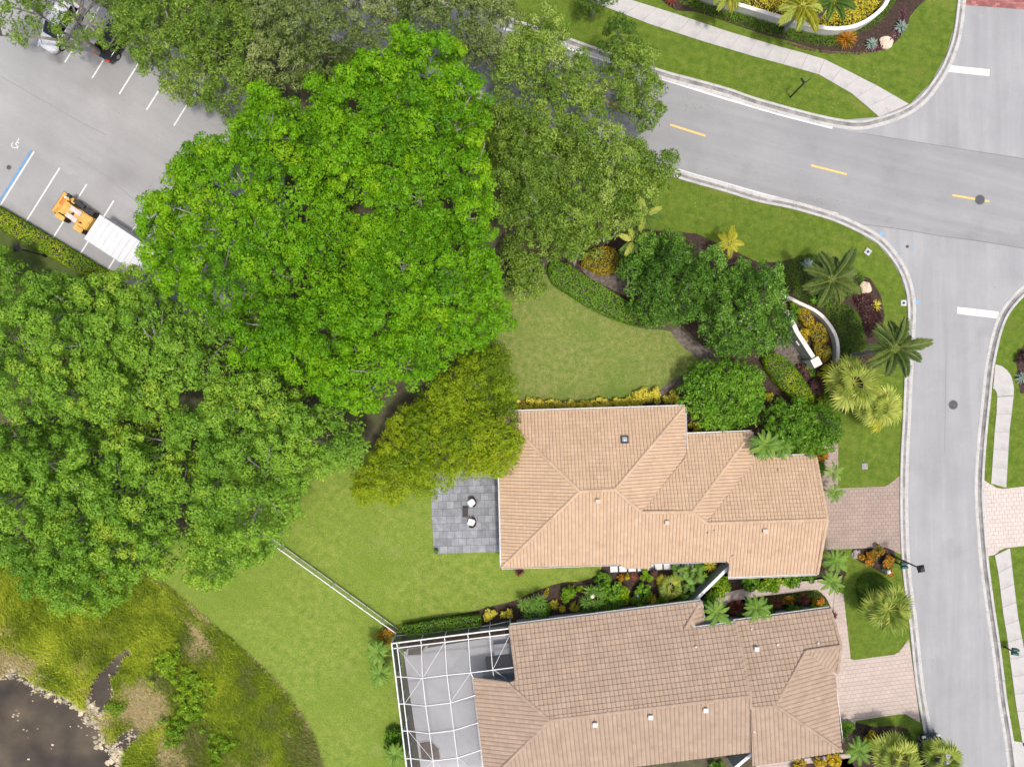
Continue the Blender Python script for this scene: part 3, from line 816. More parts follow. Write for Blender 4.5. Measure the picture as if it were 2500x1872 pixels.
build_roof(h1, [([A, B, R2, R1], (0, 1)), ([B, D, V1, R2], (0, 1)), ([SW, A, R1], (0, 1)),
                ([SW, R1, R2, V1, R3, V2, AP, SE, SE2, SI, BY1, BY2, BY3, BY4], (0, 13)),
                ([E2, F2, R3, V1, D], (0, 1)), ([F2, G2, V2, R3], (0, 1)), ([N3a, N3b, AP, V2, G2], (0, 1))],
           [(A, R1), (R1, R2), (B, R2), (SW, R1), (R2, V1), (V1, R3), (F2, R3), (R3, V2), (V2, AP), (N3b, AP), (SE, AP)], 0.29, 0.335, TILE1, DECK1,
           [(A, B), (SW, A), (B, D), (SW, BY4), (BY1, SI), (E2, F2), (F2, G2), (N3a, N3b), (SE2, SE), (SI, SE2)], edgemat=plain('butt_shade_peach', (0.275, 0.175, 0.11), 0.9))  # weathered butts, coloured dark to draw the shadow line below each tile row
WALL1 = plain('stucco_cream', (0.62, 0.58, 0.50), 0.9, var=0.06)
hb = Vector(h1.location)
wl = [P(a, b, 2.6)-hb for a, b in ((1236, 1024), (1654, 1012), (1656, 1078), (1816, 1074), (1818, 1132), (1972, 1128), (1976, 1386), (1797, 1392), (1800, 1352), (1240, 1366))]
MB().prism([(p.x, p.y) for p in wl], 0, 2.42).obj('wall', WALL1, h1)
gx = P(1979, 1260, 1.2)-hb
mb = MB()
for k in range(5): mb.box((gx.x+0.03, gx.y, 0.22+k*0.43), (0.05, 4.9, 0.41))
mb.obj('garage_door', plain('garage_white', (0.7, 0.68, 0.64), 0.6), h1)
for (wx, wy, ax_) in ((1300, 1018, 0), (1400, 1015, 0), (1560, 1012, 0), (1234, 1260, 1), (1234, 1320, 1), (1740, 1075, 0), (1900, 1129, 0)):
    p = P(wx, wy, 2.6)-hb
    d = (1.3, 0.08, 1.2) if ax_ == 0 else (0.08, 1.3, 1.2)
    w_ = MB().box((p.x, p.y+(0.02 if ax_ == 0 else 0), 1.5), d).obj('window', GUT, h1)
    d2 = (1.15, 0.03, 1.05) if ax_ == 0 else (0.03, 1.15, 1.05)
    off = Vector((0, 0.06, 0)) if ax_ == 0 else Vector((-0.06, 0, 0))
    MB().box((p.x+off.x, p.y+(0.02 if ax_ == 0 else 0)+off.y, 1.5), d2).obj('pane', glassmat('window_glass'), w_)
# skylight: curb, dark frame, clear dome
sp = P(1524, 1073, 3.72)-hb
n1 = Vector((0, 0.33, 1)).normalized(); Mx = Matrix.Rotation(-math.atan(0.34), 3, 'X')
sk = MB().box((sp.x, sp.y, sp.z+0.08), (0.66, 0.66, 0.3), Mx).obj('skylight', plain('skylight_frame', (0.035, 0.037, 0.04), 0.5), h1, bevel=0.02)
dm = MB(); Vd = []
for k, (r_, z_) in enumerate(((0.21, 0.235), (0.18, 0.30), (0.11, 0.35), (0.0, 0.365))):
    for sx_, sy_ in ((-1, -1), (1, -1), (1, 1), (-1, 1)): Vd.append(Vector((sx_*r_, sy_*r_, z_)))
Vd = [Mx @ v + sp for v in Vd]
Fd = [(k*4+i, k*4+(i+1) % 4, k*4+4+(i+1) % 4, k*4+4+i) for k in range(3) for i in range(4)]
link('dome', pymesh('dome', Vd, Fd, plain('skylight_acrylic', (0.30, 0.36, 0.42), 0.12, spec=0.7), True), sk)
VB = plain('vent_beige', (0.5, 0.41, 0.32), 0.7); VW = plain('vent_white', (0.55, 0.55, 0.53), 0.6)
for px, z, s in (((1459, 1222), 4.95, 0.3), ((1627, 1274), 4.2, 0.3), ((1866, 1295), 3.85, 0.34)): vent(None, px, s, VB, h1, z=z)
for px, z in (((1728, 1301), 3.9), ((1744, 1295), 3.95), ((1788, 1357), 3.15), ((1900, 1148), 2.9)):
    p = P(px[0], px[1], z)-hb
    MB().lathe([(0.07, -0.25), (0.07, 0.22), (0.05, 0.24)], 10, (p.x, p.y, p.z)).obj('vent_pipe', VB, h1)

# ---- house with the brown roof
TILE2 = tintmat('tile_brown', [(0.295, 0.215, 0.155), (0.333, 0.247, 0.18), (0.36, 0.273, 0.203), (0.392, 0.307, 0.233)], rough=0.75, nscale=0.9, namt=0.13)
DECK2 = plain('roof_underlay_dark', (0.10, 0.065, 0.05), 0.95)
h2 = thing('house', 'house with the brown tiled roof joined to the white screened enclosure', 'house', P(1600, 1700))
GC[h2.name] = P(1620, 1690, 3)-Vector(h2.location)
a_ = (1245, 1526, 2.8); b_ = (1711, 1467, 2.8); c_ = (1719, 1517, 2.8); d_ = (1671, 1535, 3.55); e1 = (1694, 1533, 3.5); e2 = (1795, 1520, 3.5)
rA = (1341, 1757, 5.25); rB = (1832, 1697, 5.25); wk = (1238, 1666, 4.3); wr_ = (1262, 1660, 4.3); wn_ = (1157, 1655, 2.9); sw_ = (1185, 1914, 2.8)
se_ = (1834, 1834, 2.9); f1 = (1790, 1516, 2.85); f2 = (2025, 1484, 2.85); g_ = (1894, 1721, 4.85); g0 = (1832, 1727, 4.85); h_ = (1967, 1588, 3.85); i_ = (2053, 1575, 3.85)
j_ = (2044, 1642, 2.95); k_ = (2021, 1634, 3.05); m_ = (2055, 1832, 2.8); l_ = (2038, 1648, 2.8); so = (1836, 1868, 2.7)
build_roof(h2, [([a_, b_, d_, e1, e2, rB, rA, wk, wr_], (0, 1)), ([b_, c_, d_], (0, 1)), ([wn_, wk, rA, sw_], (3, 0)), ([sw_, rA, rB, se_], (3, 0)),
                ([f1, f2, i_, h_, g_, g0], (0, 1)), ([h_, i_, j_, k_], (3, 2)), ([g_, h_, k_, l_, m_], (3, 4)), ([g0, g_, m_, so], (2, 3))],
           [(b_, d_), (rA, rB), (rA, wk), (wk, wn_), (sw_, rA), (a_, wr_), (e2, rB), (g0, g_), (g_, h_), (h_, i_), (g_, m_), (f2, i_), (i_, j_), (rB, g0)], 0.365, 0.43, TILE2, DECK2,
           [(a_, b_), (b_, c_), (e1, e2), (f1, f2), (wn_, sw_)], edgemat=plain('butt_shade_brown', (0.165, 0.115, 0.085), 0.9))  # dark butt colour stands in for the row shadows on the brown tiles
hb2 = Vector(h2.location)
WALL2 = plain('stucco_blue_grey', (0.42, 0.47, 0.50), 0.9, var=0.06)
wl = [P(a, b, 2.6)-hb2 for a, b in ((1262, 1537), (1702, 1484), (1708, 1535), (1785, 1530), (1787, 1532), (2012, 1502), (2030, 1650), (2040, 1822), (1850, 1846), (1830, 1826), (1200, 1895), (1176, 1672), (1278, 1672))]
MB().prism([(p.x, p.y) for p in wl], 0, 2.6).obj('wall', WALL2, h2)
gx = P(2037, 1735, 1.2)-hb2
mb = MB(); Mg = Matrix.Rotation(R(7), 3, 'Z')
for k in range(5): mb.box((gx.x+0.06, gx.y, 0.22+k*0.43), (0.05, 4.6, 0.41), Mg)
mb.obj('garage_door', MATS['garage_white'], h2)
for (wx, wy) in ((1330, 1529), (1450, 1514), (1600, 1496), (1900, 1517)):
    p = P(wx, wy, 2.6)-hb2
    w_ = MB().box((p.x, p.y, 1.5), (1.3, 0.12, 1.2), Matrix.Rotation(R(7), 3, 'Z')).obj('window', GUT, h2)
    MB().box((p.x-0.008, p.y+0.07, 1.5), (1.15, 0.03, 1.05), Matrix.Rotation(R(7), 3, 'Z')).obj('pane', MATS['window_glass'], w_)
for px, z in (((1452, 1765), 5.0), ((1587, 1747), 5.0), ((1721, 1730), 5.0), ((1845, 1581), 3.55)): vent(None, px, 0.32, VW, h2, z=z)
for px, z in (((1698, 1577), 4.0), ((1833, 1533), 3.0), ((1897, 1571), 3.5), ((1996, 1567), 3.65), ((1840, 1783), 3.9)):
    p = P(px[0], px[1], z)-hb2
    MB().lathe([(0.08, -0.3), (0.08, 0.2), (0.05, 0.22)], 10, (p.x, p.y, p.z)).obj('vent_pipe', VW, h2)

# ------------------------------------------------------------------ screened enclosure
ALU = plain('aluminium_white', (0.66, 0.66, 0.655), 0.45, var=0.03)
SCR = screenmat('insect_screen', (0.10, 0.105, 0.115), 0.27)
SCRW = screenmat('insect_screen_wall', (0.055, 0.062, 0.072), 0.80)
en = thing('screen_enclosure', 'white framed insect screen enclosure over the pale lanai floor', 'enclosure', P(1060, 1660))
eb = Vector(en.location)
def E(cx, cy, z): return P(900+cx*0.2125, 1520+cy*0.2125, z)-eb
def ebar(name, a, b, w=0.075, h=0.12): MB().bar(a, b, w, h).obj(name, ALU, en)
ZO, ZI, ZT = 2.7, 2.85, 3.5
no0, no1 = (265, 235), (1625, 60); ni0, ni1 = (285, 292), (1632, 125)
wo1 = (430, 1640); so_ = (520, 2250)
ebar('beam', E(*no0, ZO), E(*no1, ZO), 0.10, 0.15); ebar('beam', E(*no0, ZO), E(475, 1980, ZO), 0.10, 0.15)
ebar('beam', E(*ni0, ZI), E(*ni1, ZI)); ebar('beam', E(325, 235, ZI), E(535, 1980, ZI))
cols_n = [(600, 210), (872, 177), (1140, 142), (1388, 110)]
for x, y in cols_n: ebar('beam', E(x, y, ZO), E(x+10, y+62, ZI), 0.08, 0.09)
rows_w = [(322, 618), (358, 928), (400, 1238), (438, 1556)]
for x, y in rows_w: ebar('beam', E(x, y, ZO), E(x+52, y-2, ZI), 0.08, 0.09)
# purlins running down the roof
g1 = [(605, 245), (620, 632), (655, 950), (700, 1265), (740, 1580), (790, 1960)]
g2 = [(875, 220), (900, 595), (940, 915), (978, 1230), (1018, 1545), (1070, 1960)]
g3 = [(1145, 180), (1172, 570)]; g4 = [(1392, 150), (1425, 535), (1440, 640)]
zs = lambda k: ZI if k == 0 else ZT
for g in (g1, g2, g3, g4):
    for k in range(len(g)-1): ebar('purlin', E(*g[k], zs(k)), E(*g[k+1], zs(k+1) if not (g is g4 and k == 1) else 3.1), 0.055, 0.09)
rafters = [[(372, 616, ZI), (620, 633, ZT), (900, 596, ZT), (1172, 570, ZT), (1668, 508, ZT)],
           [(410, 926, ZI), (655, 950, ZT), (940, 915, ZT), (1222, 828, 3.0)], [(452, 1236, ZI), (700, 1265, ZT), (978, 1230, ZT), (1256, 1143, 3.0)],
           [(490, 1554, ZI), (740, 1580, ZT), (1018, 1545, ZT), (1292, 1455, 3.0)]]
for rf in rafters:
    for p, q in zip(rf[:-1], rf[1:]): ebar('rafter', E(*p), E(*q), 0.065, 0.12)
ebar('rafter', E(1172, 570, ZT), E(1203, 632, 3.0), 0.08, 0.1)
for p, q in (((340, 298, ZI), (614, 628, ZT)), ((614, 632, ZT), (420, 918, ZI)), ((862, 240, ZI), (628, 620, ZT)), ((1618, 142, ZI), (1430, 530, ZT)), ((1430, 532, ZT), (1600, 655, 3.1)), ((1168, 575, ZT), (945, 905, ZT)),
             ((462, 1246, ZI), (732, 1572, ZT)), ((732, 1586, ZT), (560, 1800, ZI)), ((745, 1585, ZT), (1060, 1850, ZT)), ((1020, 1548, ZT), (1250, 1700, 3.0))):
    MB().bar(E(*p), E(*q), 0.035, 0.035).obj('brace', plain('aluminium_grey', (0.55, 0.56, 0.57), 0.5), en)
# posts and walls
def foot(v): return Vector((v.x, v.y, 0.0))
post_pts = [no0, *cols_n, no1, *rows_w, (475, 1980)]
for x, y in post_pts:
    t = E(x, y, ZO)
    MB().bar(foot(t), t, 0.09, 0.09).obj('post', ALU, en)
wallrun = [no1] + cols_n[::-1] + [no0] + rows_w + [(475, 1980)]
for p, q in zip(wallrun[:-1], wallrun[1:]):
    a = E(*p, ZO); b = E(*q, ZO)
    me = pymesh('screen', [foot(a)+Vector((0, 0, 0.1)), foot(b)+Vector((0, 0, 0.1)), b, a], [(0, 1, 2, 3)], SCRW)
    link('screen', me, en)
    ebar('rail', foot(a)+Vector((0, 0, 0.9)), foot(b)+Vector((0, 0, 0.9)), 0.05, 0.05)
quads = [[(300, 265, ZI), (605, 247, ZI), (620, 632, ZT), (372, 616, ZI)], [(605, 247, ZI), (875, 220, ZI), (900, 595, ZT), (620, 632, ZT)], [(875, 220, ZI), (1145, 182, ZI), (1172, 570, ZT), (900, 595, ZT)],
         [(1145, 182, ZI), (1392, 150, ZI), (1425, 537, ZT), (1172, 570, ZT)], [(1392, 150, ZI), (1632, 125, ZI), (1668, 508, ZT), (1425, 537, ZT)], [(1172, 572, ZT), (1425, 540, ZT), (1440, 640, 3.1), (1203, 632, 3.0)], [(1425, 540, ZT), (1668, 510, ZT), (1690, 655, 3.1), (1440, 640, 3.1)],
         [(372, 618, ZI), (620, 635, ZT), (655, 950, ZT), (410, 926, ZI)], [(620, 635, ZT), (900, 597, ZT), (940, 915, ZT), (655, 950, ZT)], [(900, 597, ZT), (1172, 572, ZT), (1222, 828, 3.0), (940, 915, ZT)],
         [(410, 928, ZI), (655, 952, ZT), (700, 1265, ZT), (452, 1236, ZI)], [(655, 952, ZT), (940, 917, ZT), (978, 1230, ZT), (700, 1265, ZT)], [(940, 917, ZT), (1222, 830, 3.0), (1256, 1143, 3.0), (978, 1230, ZT)],
         [(452, 1238, ZI), (700, 1267, ZT), (740, 1580, ZT), (490, 1554, ZI)], [(700, 1267, ZT), (978, 1232, ZT), (1018, 1545, ZT), (740, 1580, ZT)], [(978, 1232, ZT), (1256, 1145, 3.0), (1292, 1455, 3.0), (1018, 1545, ZT)],
         [(490, 1556, ZI), (740, 1582, ZT), (790, 1960, ZT), (540, 1960, ZI)], [(740, 1582, ZT), (1018, 1547, ZT), (1070, 1960, ZT), (790, 1960, ZT)], [(1018, 1547, ZT), (1292, 1457, 3.0), (1340, 1960, 3.0), (1070, 1960, ZT)]]
for q in quads:
    link('screen', pymesh('screen', [E(*v)-Vector((0, 0, 0.03)) for v in q], [(0, 1, 2, 3)], SCR), en)
# things on the lanai
EW = lambda cx, cy, z=0: P(900+cx*0.2125, 1520+cy*0.2125, z)
BRN = surf('bed_soil', [(0.10, 0.075, 0.055), (0.14, 0.105, 0.08), (0.18, 0.14, 0.11)], 2, 8, 0.95, 0.4, 20, 0.2, 12)
pb = thing('planter_bed', 'brown soil planter bed in the north west corner of the screened lanai', 'planter', EW(540, 320))
for nm, q, m, zz in (('soil', [(455, 300), (655, 262), (600, 355), (455, 365)], BRN, 0.10), ('kerb_edge', [(440, 296), (690, 255), (612, 370), (438, 380)], CONC, 0.07)):
    pts = [EW(*t)-EW(540, 320) for t in q]
    MB().prism([(p.x, p.y) for p in pts], 0.0, zz).obj(nm, m, pb)
pb = thing('planter_bed', 'brown angular planter bed at the south end of the screened lanai', 'planter', EW(700, 1470))
for nm, q, m, zz in (('soil', [(588, 1372), (710, 1355), (805, 1440), (820, 1552), (612, 1562)], BRN, 0.10), ('kerb_edge', [(578, 1362), (714, 1344), (816, 1436), (834, 1562), (602, 1574)], CONC, 0.07)):
    pts = [EW(*t)-EW(700, 1470) for t in q]
    MB().prism([(p.x, p.y) for p in pts], 0.0, zz).obj(nm, m, pb)
DKW = plain('wicker_dark', (0.035, 0.035, 0.038), 0.8); GRYF = plain('fabric_grey', (0.16, 0.17, 0.19), 0.9)
sf = thing('sofa', 'dark outdoor sofa with charcoal cushions on the screened lanai', 'sofa', EW(1495, 430), R(7))
MB().box((0, 0, 0.2), (2.2, 0.95, 0.3)).obj('frame', DKW, sf, bevel=0.03)
MB().box((0, -0.42, 0.5), (2.2, 0.14, 0.5)).obj('backrest', DKW, sf, bevel=0.03)
for s in (-1, 1): MB().box((s*1.05, 0.05, 0.42), (0.14, 0.85, 0.3)).obj('armrest', DKW, sf, bevel=0.03)
for s in (-1, 0, 1): MB().box((s*0.65, 0.06, 0.42), (0.62, 0.75, 0.16)).obj('cushion', plain('fabric_charcoal', (0.05, 0.055, 0.065), 0.9), sf, bevel=0.04)
tb_ = thing('table', 'grey rectangular table behind the dark sofa on the lanai', 'table', EW(1540, 265), R(7))
MB().box((0, 0, 0.70), (1.5, 0.95, 0.05)).obj('table_top', plain('table_grey', (0.30, 0.32, 0.35), 0.5), tb_, bevel=0.01)
for sx_ in (-1, 1):
    for sy_ in (-1, 1): MB().box((sx_*0.66, sy_*0.40, 0.34), (0.07, 0.07, 0.68)).obj('leg', GRYF, tb_)

# ------------------------------------------------------------------ fences
def picket_fence(label, px0, px1, H=1.25, sp=0.115):
    a = P(*px0); b = P(*px1); f = thing('picket_fence', label, 'fence', a)
    d = (b-a); L = d.length; ang = math.atan2(d.y, d.x); f.rotation_euler = (0, 0, ang)
    MB().bar((0, 0, H-0.05), (L, 0, H-0.05), 0.075, 0.06).obj('top_rail', ALU, f)
    MB().bar((0, 0, 0.14), (L, 0, 0.14), 0.05, 0.05).obj('bottom_rail', ALU, f)
    pk = MB().box((0, 0, H/2), (0.022, 0.022, H-0.12)).mesh('picket', ALU)
    n = int(L/sp)
    for i in range(n): link('picket', pk, f, loc=(i*sp+0.05, 0, 0))
    ps = MB().box((0, 0, (H+0.08)/2), (0.065, 0.065, H+0.08)).mesh('post', ALU)
    for i in range(int(L/1.8)+1): link('post', ps, f, loc=(i*1.8, 0.0, 0))
picket_fence('white picket fence running across the back lawn to the enclosure', (575, 1248), (972, 1534))
def board_fence(label, px0, px1, H=1.8, n=None, bmat=None):
    a = P(*px0); b = P(*px1); f = thing('board_fence', label, 'fence', a)
    d = (b-a); L = d.length; f.rotation_euler = (0, 0, math.atan2(d.y, d.x))
    sp = 0.165
    bd = MB().box((0, 0, (H-0.1)/2+0.03), (0.145, 0.03, H-0.12)).mesh('board', bmat)
    for i in range(int(L/sp)): link('board', bd, f, loc=(0.1+i*sp, 0, 0))
    MB().bar((0, 0, H-0.03), (L, 0, H-0.03), 0.26, 0.07).obj('top_rail', ALU, f)
    for s in (0.0, L): MB().box((s, 0, (H+0.05)/2), (0.12, 0.12, H+0.05)).obj('post', ALU, f)
BRD = plain('board_grey_green', (0.33, 0.39, 0.41), 0.7, var=0.1)
board_fence('white capped board fence set diagonally between the two houses', (1679, 1456), (1766, 1370), 1.8, bmat=BRD)
board_fence('white capped board fence by the south wall of the brown roofed house', (1776, 1850), (1822, 1812), 1.8, bmat=plain('board_slate', (0.20, 0.235, 0.25), 0.7))
# short siding screen by the north end of the enclosure
sc_ = thing('siding_screen', 'dark ribbed equipment screen beside the hedge at the enclosure', 'screen', P(1205, 1522), R(7))
for i in range(14): MB().box((-1.1+i*0.17, 0, 0.55), (0.14, 0.05, 1.1)).obj('board', plain('board_dark', (0.12, 0.14, 0.145), 0.7), sc_)
MB().bar((-1.2, 0, 1.12), (1.2, 0, 1.12), 0.12, 0.05).obj('top_rail', plain('rail_grey', (0.36, 0.42, 0.44), 0.6), sc_)

# ------------------------------------------------------------------ garden walls
def arc_wall(name, label, px, w, H, mat, capmat, top_z=None, sm_=5):
    pts = catmull(px, sm_)
    p = [P(a, b, H) for a, b in pts]; c = P(*cen(px), 0)
    t = thing(name, label, 'wall', (c.x, c.y, 0))
    for nm, ww, z0, z1, m in (('body', w, 0, H-0.06, mat), ('coping', w*1.25, H-0.06, H, capmat)):
        L_ = []; R_ = []
        for i, q in enumerate(p):
            d = p[min(i+1, len(p)-1)]-p[max(i-1, 0)]; d.z = 0; d.normalize(); n = Vector((-d.y, d.x, 0))*ww/2
            L_.append((q.x+n.x-c.x, q.y+n.y-c.y)); R_.append((q.x-n.x-c.x, q.y-n.y-c.y))
        mb = MB(); k = len(p); V = []
        for i in range(k): V += [(*L_[i], z0), (*R_[i], z0), (*R_[i], z1), (*L_[i], z1)]
        F = [(0, 1, 2, 3), tuple(4*(k-1)+i for i in (3, 2, 1, 0))]
        for i in range(k-1):
            for j in range(4): F.append((4*i+j, 4*i+(j+1) % 4, 4*i+4+(j+1) % 4, 4*i+4+j))
        mb.add(V, F); mb.obj(nm, m, t)
    return t
CRM = plain('stucco_pale', (0.60, 0.58, 0.50), 0.85, var=0.08); CRT = plain('stucco_white', (0.64, 0.615, 0.55), 0.8, var=0.05)
arc_wall('planter_wall', 'cream curved planter wall round the yellow groundcover at the top', [(1640, -45), (1767, 2), (1814, 14), (1889, 37), (1957, 56), (2008, 67), (2045, 70), (2086, 64), (2119, 49), (2147, 28), (2165, 6), (2178, -30)], 0.27, 1.15, CRM, CRT)
arc_wall('garden_wall', 'low cream curved garden wall outside the yellow croton bed', [(1894, 715), (1925, 726), (1949, 738), (1975, 750), (1993, 760), (2013, 777), (2036, 809), (2046, 842), (2045, 885), (2040, 905)], 0.22, 0.9, CRM, CRT)
sw = arc_wall('sign_wall', 'tall cream curved entrance wall with a square end pillar', [(1920, 760), (1933, 779), (1945, 808), (1964, 838), (1986, 872)], 0.30, 1.9, plain('stucco_sage', (0.36, 0.38, 0.33), 0.85), CRT)
pp = P(1993, 884, 2.1)-Vector(sw.location)
Mr = Matrix.Rotation(R(28), 3, 'Z')
MB().box((pp.x, pp.y, 1.03), (0.62, 0.62, 2.06), Mr).obj('pillar', CRM, sw, bevel=0.02)
MB().box((pp.x, pp.y, 2.09), (0.78, 0.78, 0.10), Mr).obj('pillar_cap', CRT, sw, bevel=0.02)
pp = P(1946, 838, 1.1)-Vector(sw.location)
MB().box((pp.x, pp.y, 1.1), (0.10, 0.45, 0.3), Matrix.Rotation(R(35), 3, 'Z')).obj('plaque', CRT, sw)

# ------------------------------------------------------------------ stepping stones, boulders, boxes, lamps
STN = surf('stepping_stone', [(0.52, 0.53, 0.55), (0.59, 0.60, 0.61), (0.64, 0.64, 0.64)], 2, 6, 0.8, 0.1, 20, 0.05, 20)
orw = ['first', 'second', 'third', 'fourth', 'fifth', 'sixth', 'seventh', 'eighth', 'ninth', 'tenth', 'eleventh', 'twelfth', 'thirteenth', 'fourteenth', 'fifteenth', 'sixteenth']
for i, (x, y) in enumerate(((1202, 155), (1290, 152), (1380, 150), (1470, 145), (1555, 137), (1640, 133), (1727, 130), (1815, 126), (1903, 122), (1990, 118))):
    p = P(1200+x*0.2486, 1350+y*0.2486)
    o = MB().box((0, 0, 0.03), (0.66, 0.52, 0.06)).obj('stepping_stone', STN, bevel=0.012)
    o.location = (p.x, p.y, 0.006); o.rotation_euler = (0, 0, R(3))
    tag(o, f'{orw[i]} square white stepping stone from the lawn end of the row', 'stepping stone', 'white stepping stones beside the peach roofed house')
def boulder(label, px, r, col, flat=0.6, seed=1, cat='boulder'):
    bm = bmesh.new(); bmesh.ops.create_icosphere(bm, subdivisions=3, radius=1)
    for v in bm.verts:
        n = mnoise.noise(v.co*1.1+Vector((seed*3.1, 0, 0)))*0.45+mnoise.noise(v.co*3+Vector((seed, 0, 0)))*0.14
        v.co *= (1+n); v.co.z *= flat
    for v in bm.verts: v.co *= r
    me = bpy.data.meshes.new('boulder'); bm.to_mesh(me); bm.free()
    me.materials.append(surf('boulder_'+str(seed), col, 2.5, 8, 0.9, 0.5, 8, 0.2, 9))
    o = link('boulder', me); p = P(*px); o.location = (p.x, p.y, r*flat*0.55)
    tag(o, label, cat, 'landscape boulders')
boulder('pale tan boulder beneath the palm at the street corner bed', (2112, 702), 0.5, [(0.45, 0.34, 0.23), (0.6, 0.48, 0.34), (0.68, 0.57, 0.44)], 0.6, 1)
boulder('flat pinkish boulder between the two grey agaves at the top', (2163, 106), 0.55, [(0.5, 0.37, 0.27), (0.62, 0.49, 0.38), (0.7, 0.58, 0.46)], 0.35, 2)
boulder('small grey rock at the driveway edge by the orange shrubs', (2090, 1352), 0.42, [(0.2, 0.17, 0.16), (0.3, 0.26, 0.24), (0.4, 0.35, 0.33)], 0.45, 3)
boulder('small grey rock at the south corner of the pink driveway', (2080, 1763), 0.30, [(0.3, 0.27, 0.25), (0.42, 0.38, 0.36), (0.5, 0.46, 0.44)], 0.4, 4)
IRON = plain('cast_iron', (0.085, 0.085, 0.09), 0.8, 0.0, 0.3, 0.3, 8)
def manhole(label, px, r):
    p = P(*px); t = thing('manhole_cover', label, 'manhole cover', (p.x, p.y, 0.012), 0, 'manhole covers')
    MB().lathe([(r*1.12, 0.0), (r*1.12, 0.008), (r, 0.011), (r, 0.0)], 32).obj('frame', plain('iron_rim', (0.16, 0.16, 0.165), 0.85), t)
    MB().lathe([(r*0.97, 0.0), (r*0.97, 0.013)], 32).obj('cover', IRON, t)
    for k in range(3):
        for j in range(6+4*k):
            tt = 2*math.pi*j/(6+4*k); rr = r*(0.25+0.28*k)
            if k != 1: continue
            MB().box((rr*math.cos(tt), rr*math.sin(tt), 0.015), (0.05, 0.05, 0.006)).obj('stud', IRON, t)
manhole('round dark manhole cover on the yellow centre dash', (2392, 488), 0.42)
manhole('round manhole cover in the side street near the fan palms', (2327, 988), 0.38)
manhole('small round manhole cover beside the blue parking line', (22, 409), 0.2)
manhole('tiny round valve cover in blue paint near the street corner', (2215, 602), 0.13)
def ubox(label, px, s, rz, col, blue=True):
    p = P(*px); t = thing('utility_box', label, 'utility box', (p.x, p.y, 0), rz, 'utility boxes set in the lawns')
    MB().box((0, 0, 0.05), (s, s, 0.10)).obj('lid', plain('ubox_'+str(int(col*100)), (col, col*0.95, col*0.88), 0.9, var=0.25, scale=6), t, bevel=0.015)
    if blue: MB().lathe([(0.12, 0.1), (0.12, 0.108), (0.085, 0.108), (0.085, 0.1)], 16).obj('ring', plain('blue_ring', (0.08, 0.22, 0.36), 0.6), t)
    else: MB().lathe([(0.14, 0.1), (0.14, 0.112)], 12).obj('meter_lid', plain('lid_grey', (0.3, 0.26, 0.25), 0.8), t)
ubox('tilted square concrete utility lid with blue ring on the corner lawn', (2118, 615), 0.55, R(-35), 0.42)
ubox('square concrete utility lid with blue ring against the kerb', (2205, 740), 0.5, 0, 0.5)
ubox('square grey utility lid in the lawn above the taupe driveway', (2110, 1138), 0.55, R(3), 0.26, False)
for px, r in (((2152, 571), 0.20), ((2189, 616), 0.17), ((2238, 739), 0.22), ((2228, 602), 0.08)):
    p = P(*px); bm_ = []
    n = 14
    poly = [(p.x+r*math.cos(2*math.pi*k/n)*(0.6+0.6*random.random()), p.y+r*math.sin(2*math.pi*k/n)*(0.6+0.6*random.random())) for k in range(n)]
    link('spray_mark', pymesh('spray_mark', [(a, b, 0.0175) for a, b in poly], [tuple(range(n))], SPRAY_B), street)
BLK = plain('black_metal', (0.012, 0.012, 0.013), 0.45, spec=0.5)
def lamp(label, px, H, head=(0.42, 0.42, 0.30)):
    p = P(*px); t = thing('lamp_post', label, 'lamp post', p, R(10), 'black street lamps')
    mb = MB(); mb.lathe([(0.16, 0), (0.16, 0.25), (0.09, 0.4), (0.075, 0.5)], 12); mb.tube([(0, 0, 0.4), (0, 0, H-0.3)], [0.075, 0.06], 8)
    mb.obj('pole', BLK, t)
    l = MB().add([(s*a, q*a, z) for z, a in ((H-0.35, 0.14), (H+0.05, 0.23)) for s, q in ((-1, -1), (1, -1), (1, 1), (-1, 1))], [(3, 2, 1, 0), (4, 5, 6, 7), (0, 1, 5, 4), (1, 2, 6, 5), (2, 3, 7, 6), (3, 0, 4, 7)])
    l.obj('lantern', plain('lantern_glass', (0.10, 0.11, 0.12), 0.2, spec=0.6), t)
    mb = MB(); mb.add([(s*a, q*a, z) for z, a in ((H+0.05, 0.30), (H+0.28, 0.10)) for s, q in ((-1, -1), (1, -1), (1, 1), (-1, 1))], [(3, 2, 1, 0), (4, 5, 6, 7), (0, 1, 5, 4), (1, 2, 6, 5), (2, 3, 7, 6), (3, 0, 4, 7)])
    mb.lathe([(0.05, 0), (0.03, 0.14)], 8, (0, 0, H+0.28)); mb.obj('lamp_cap', BLK, t)
lamp('tall black lamp post by the mailboxes leaning over the side street', (2178, 1356), 4.4)
lamp('black lamp post standing behind the hedge of the parking lot', (112, 625), 3.7)
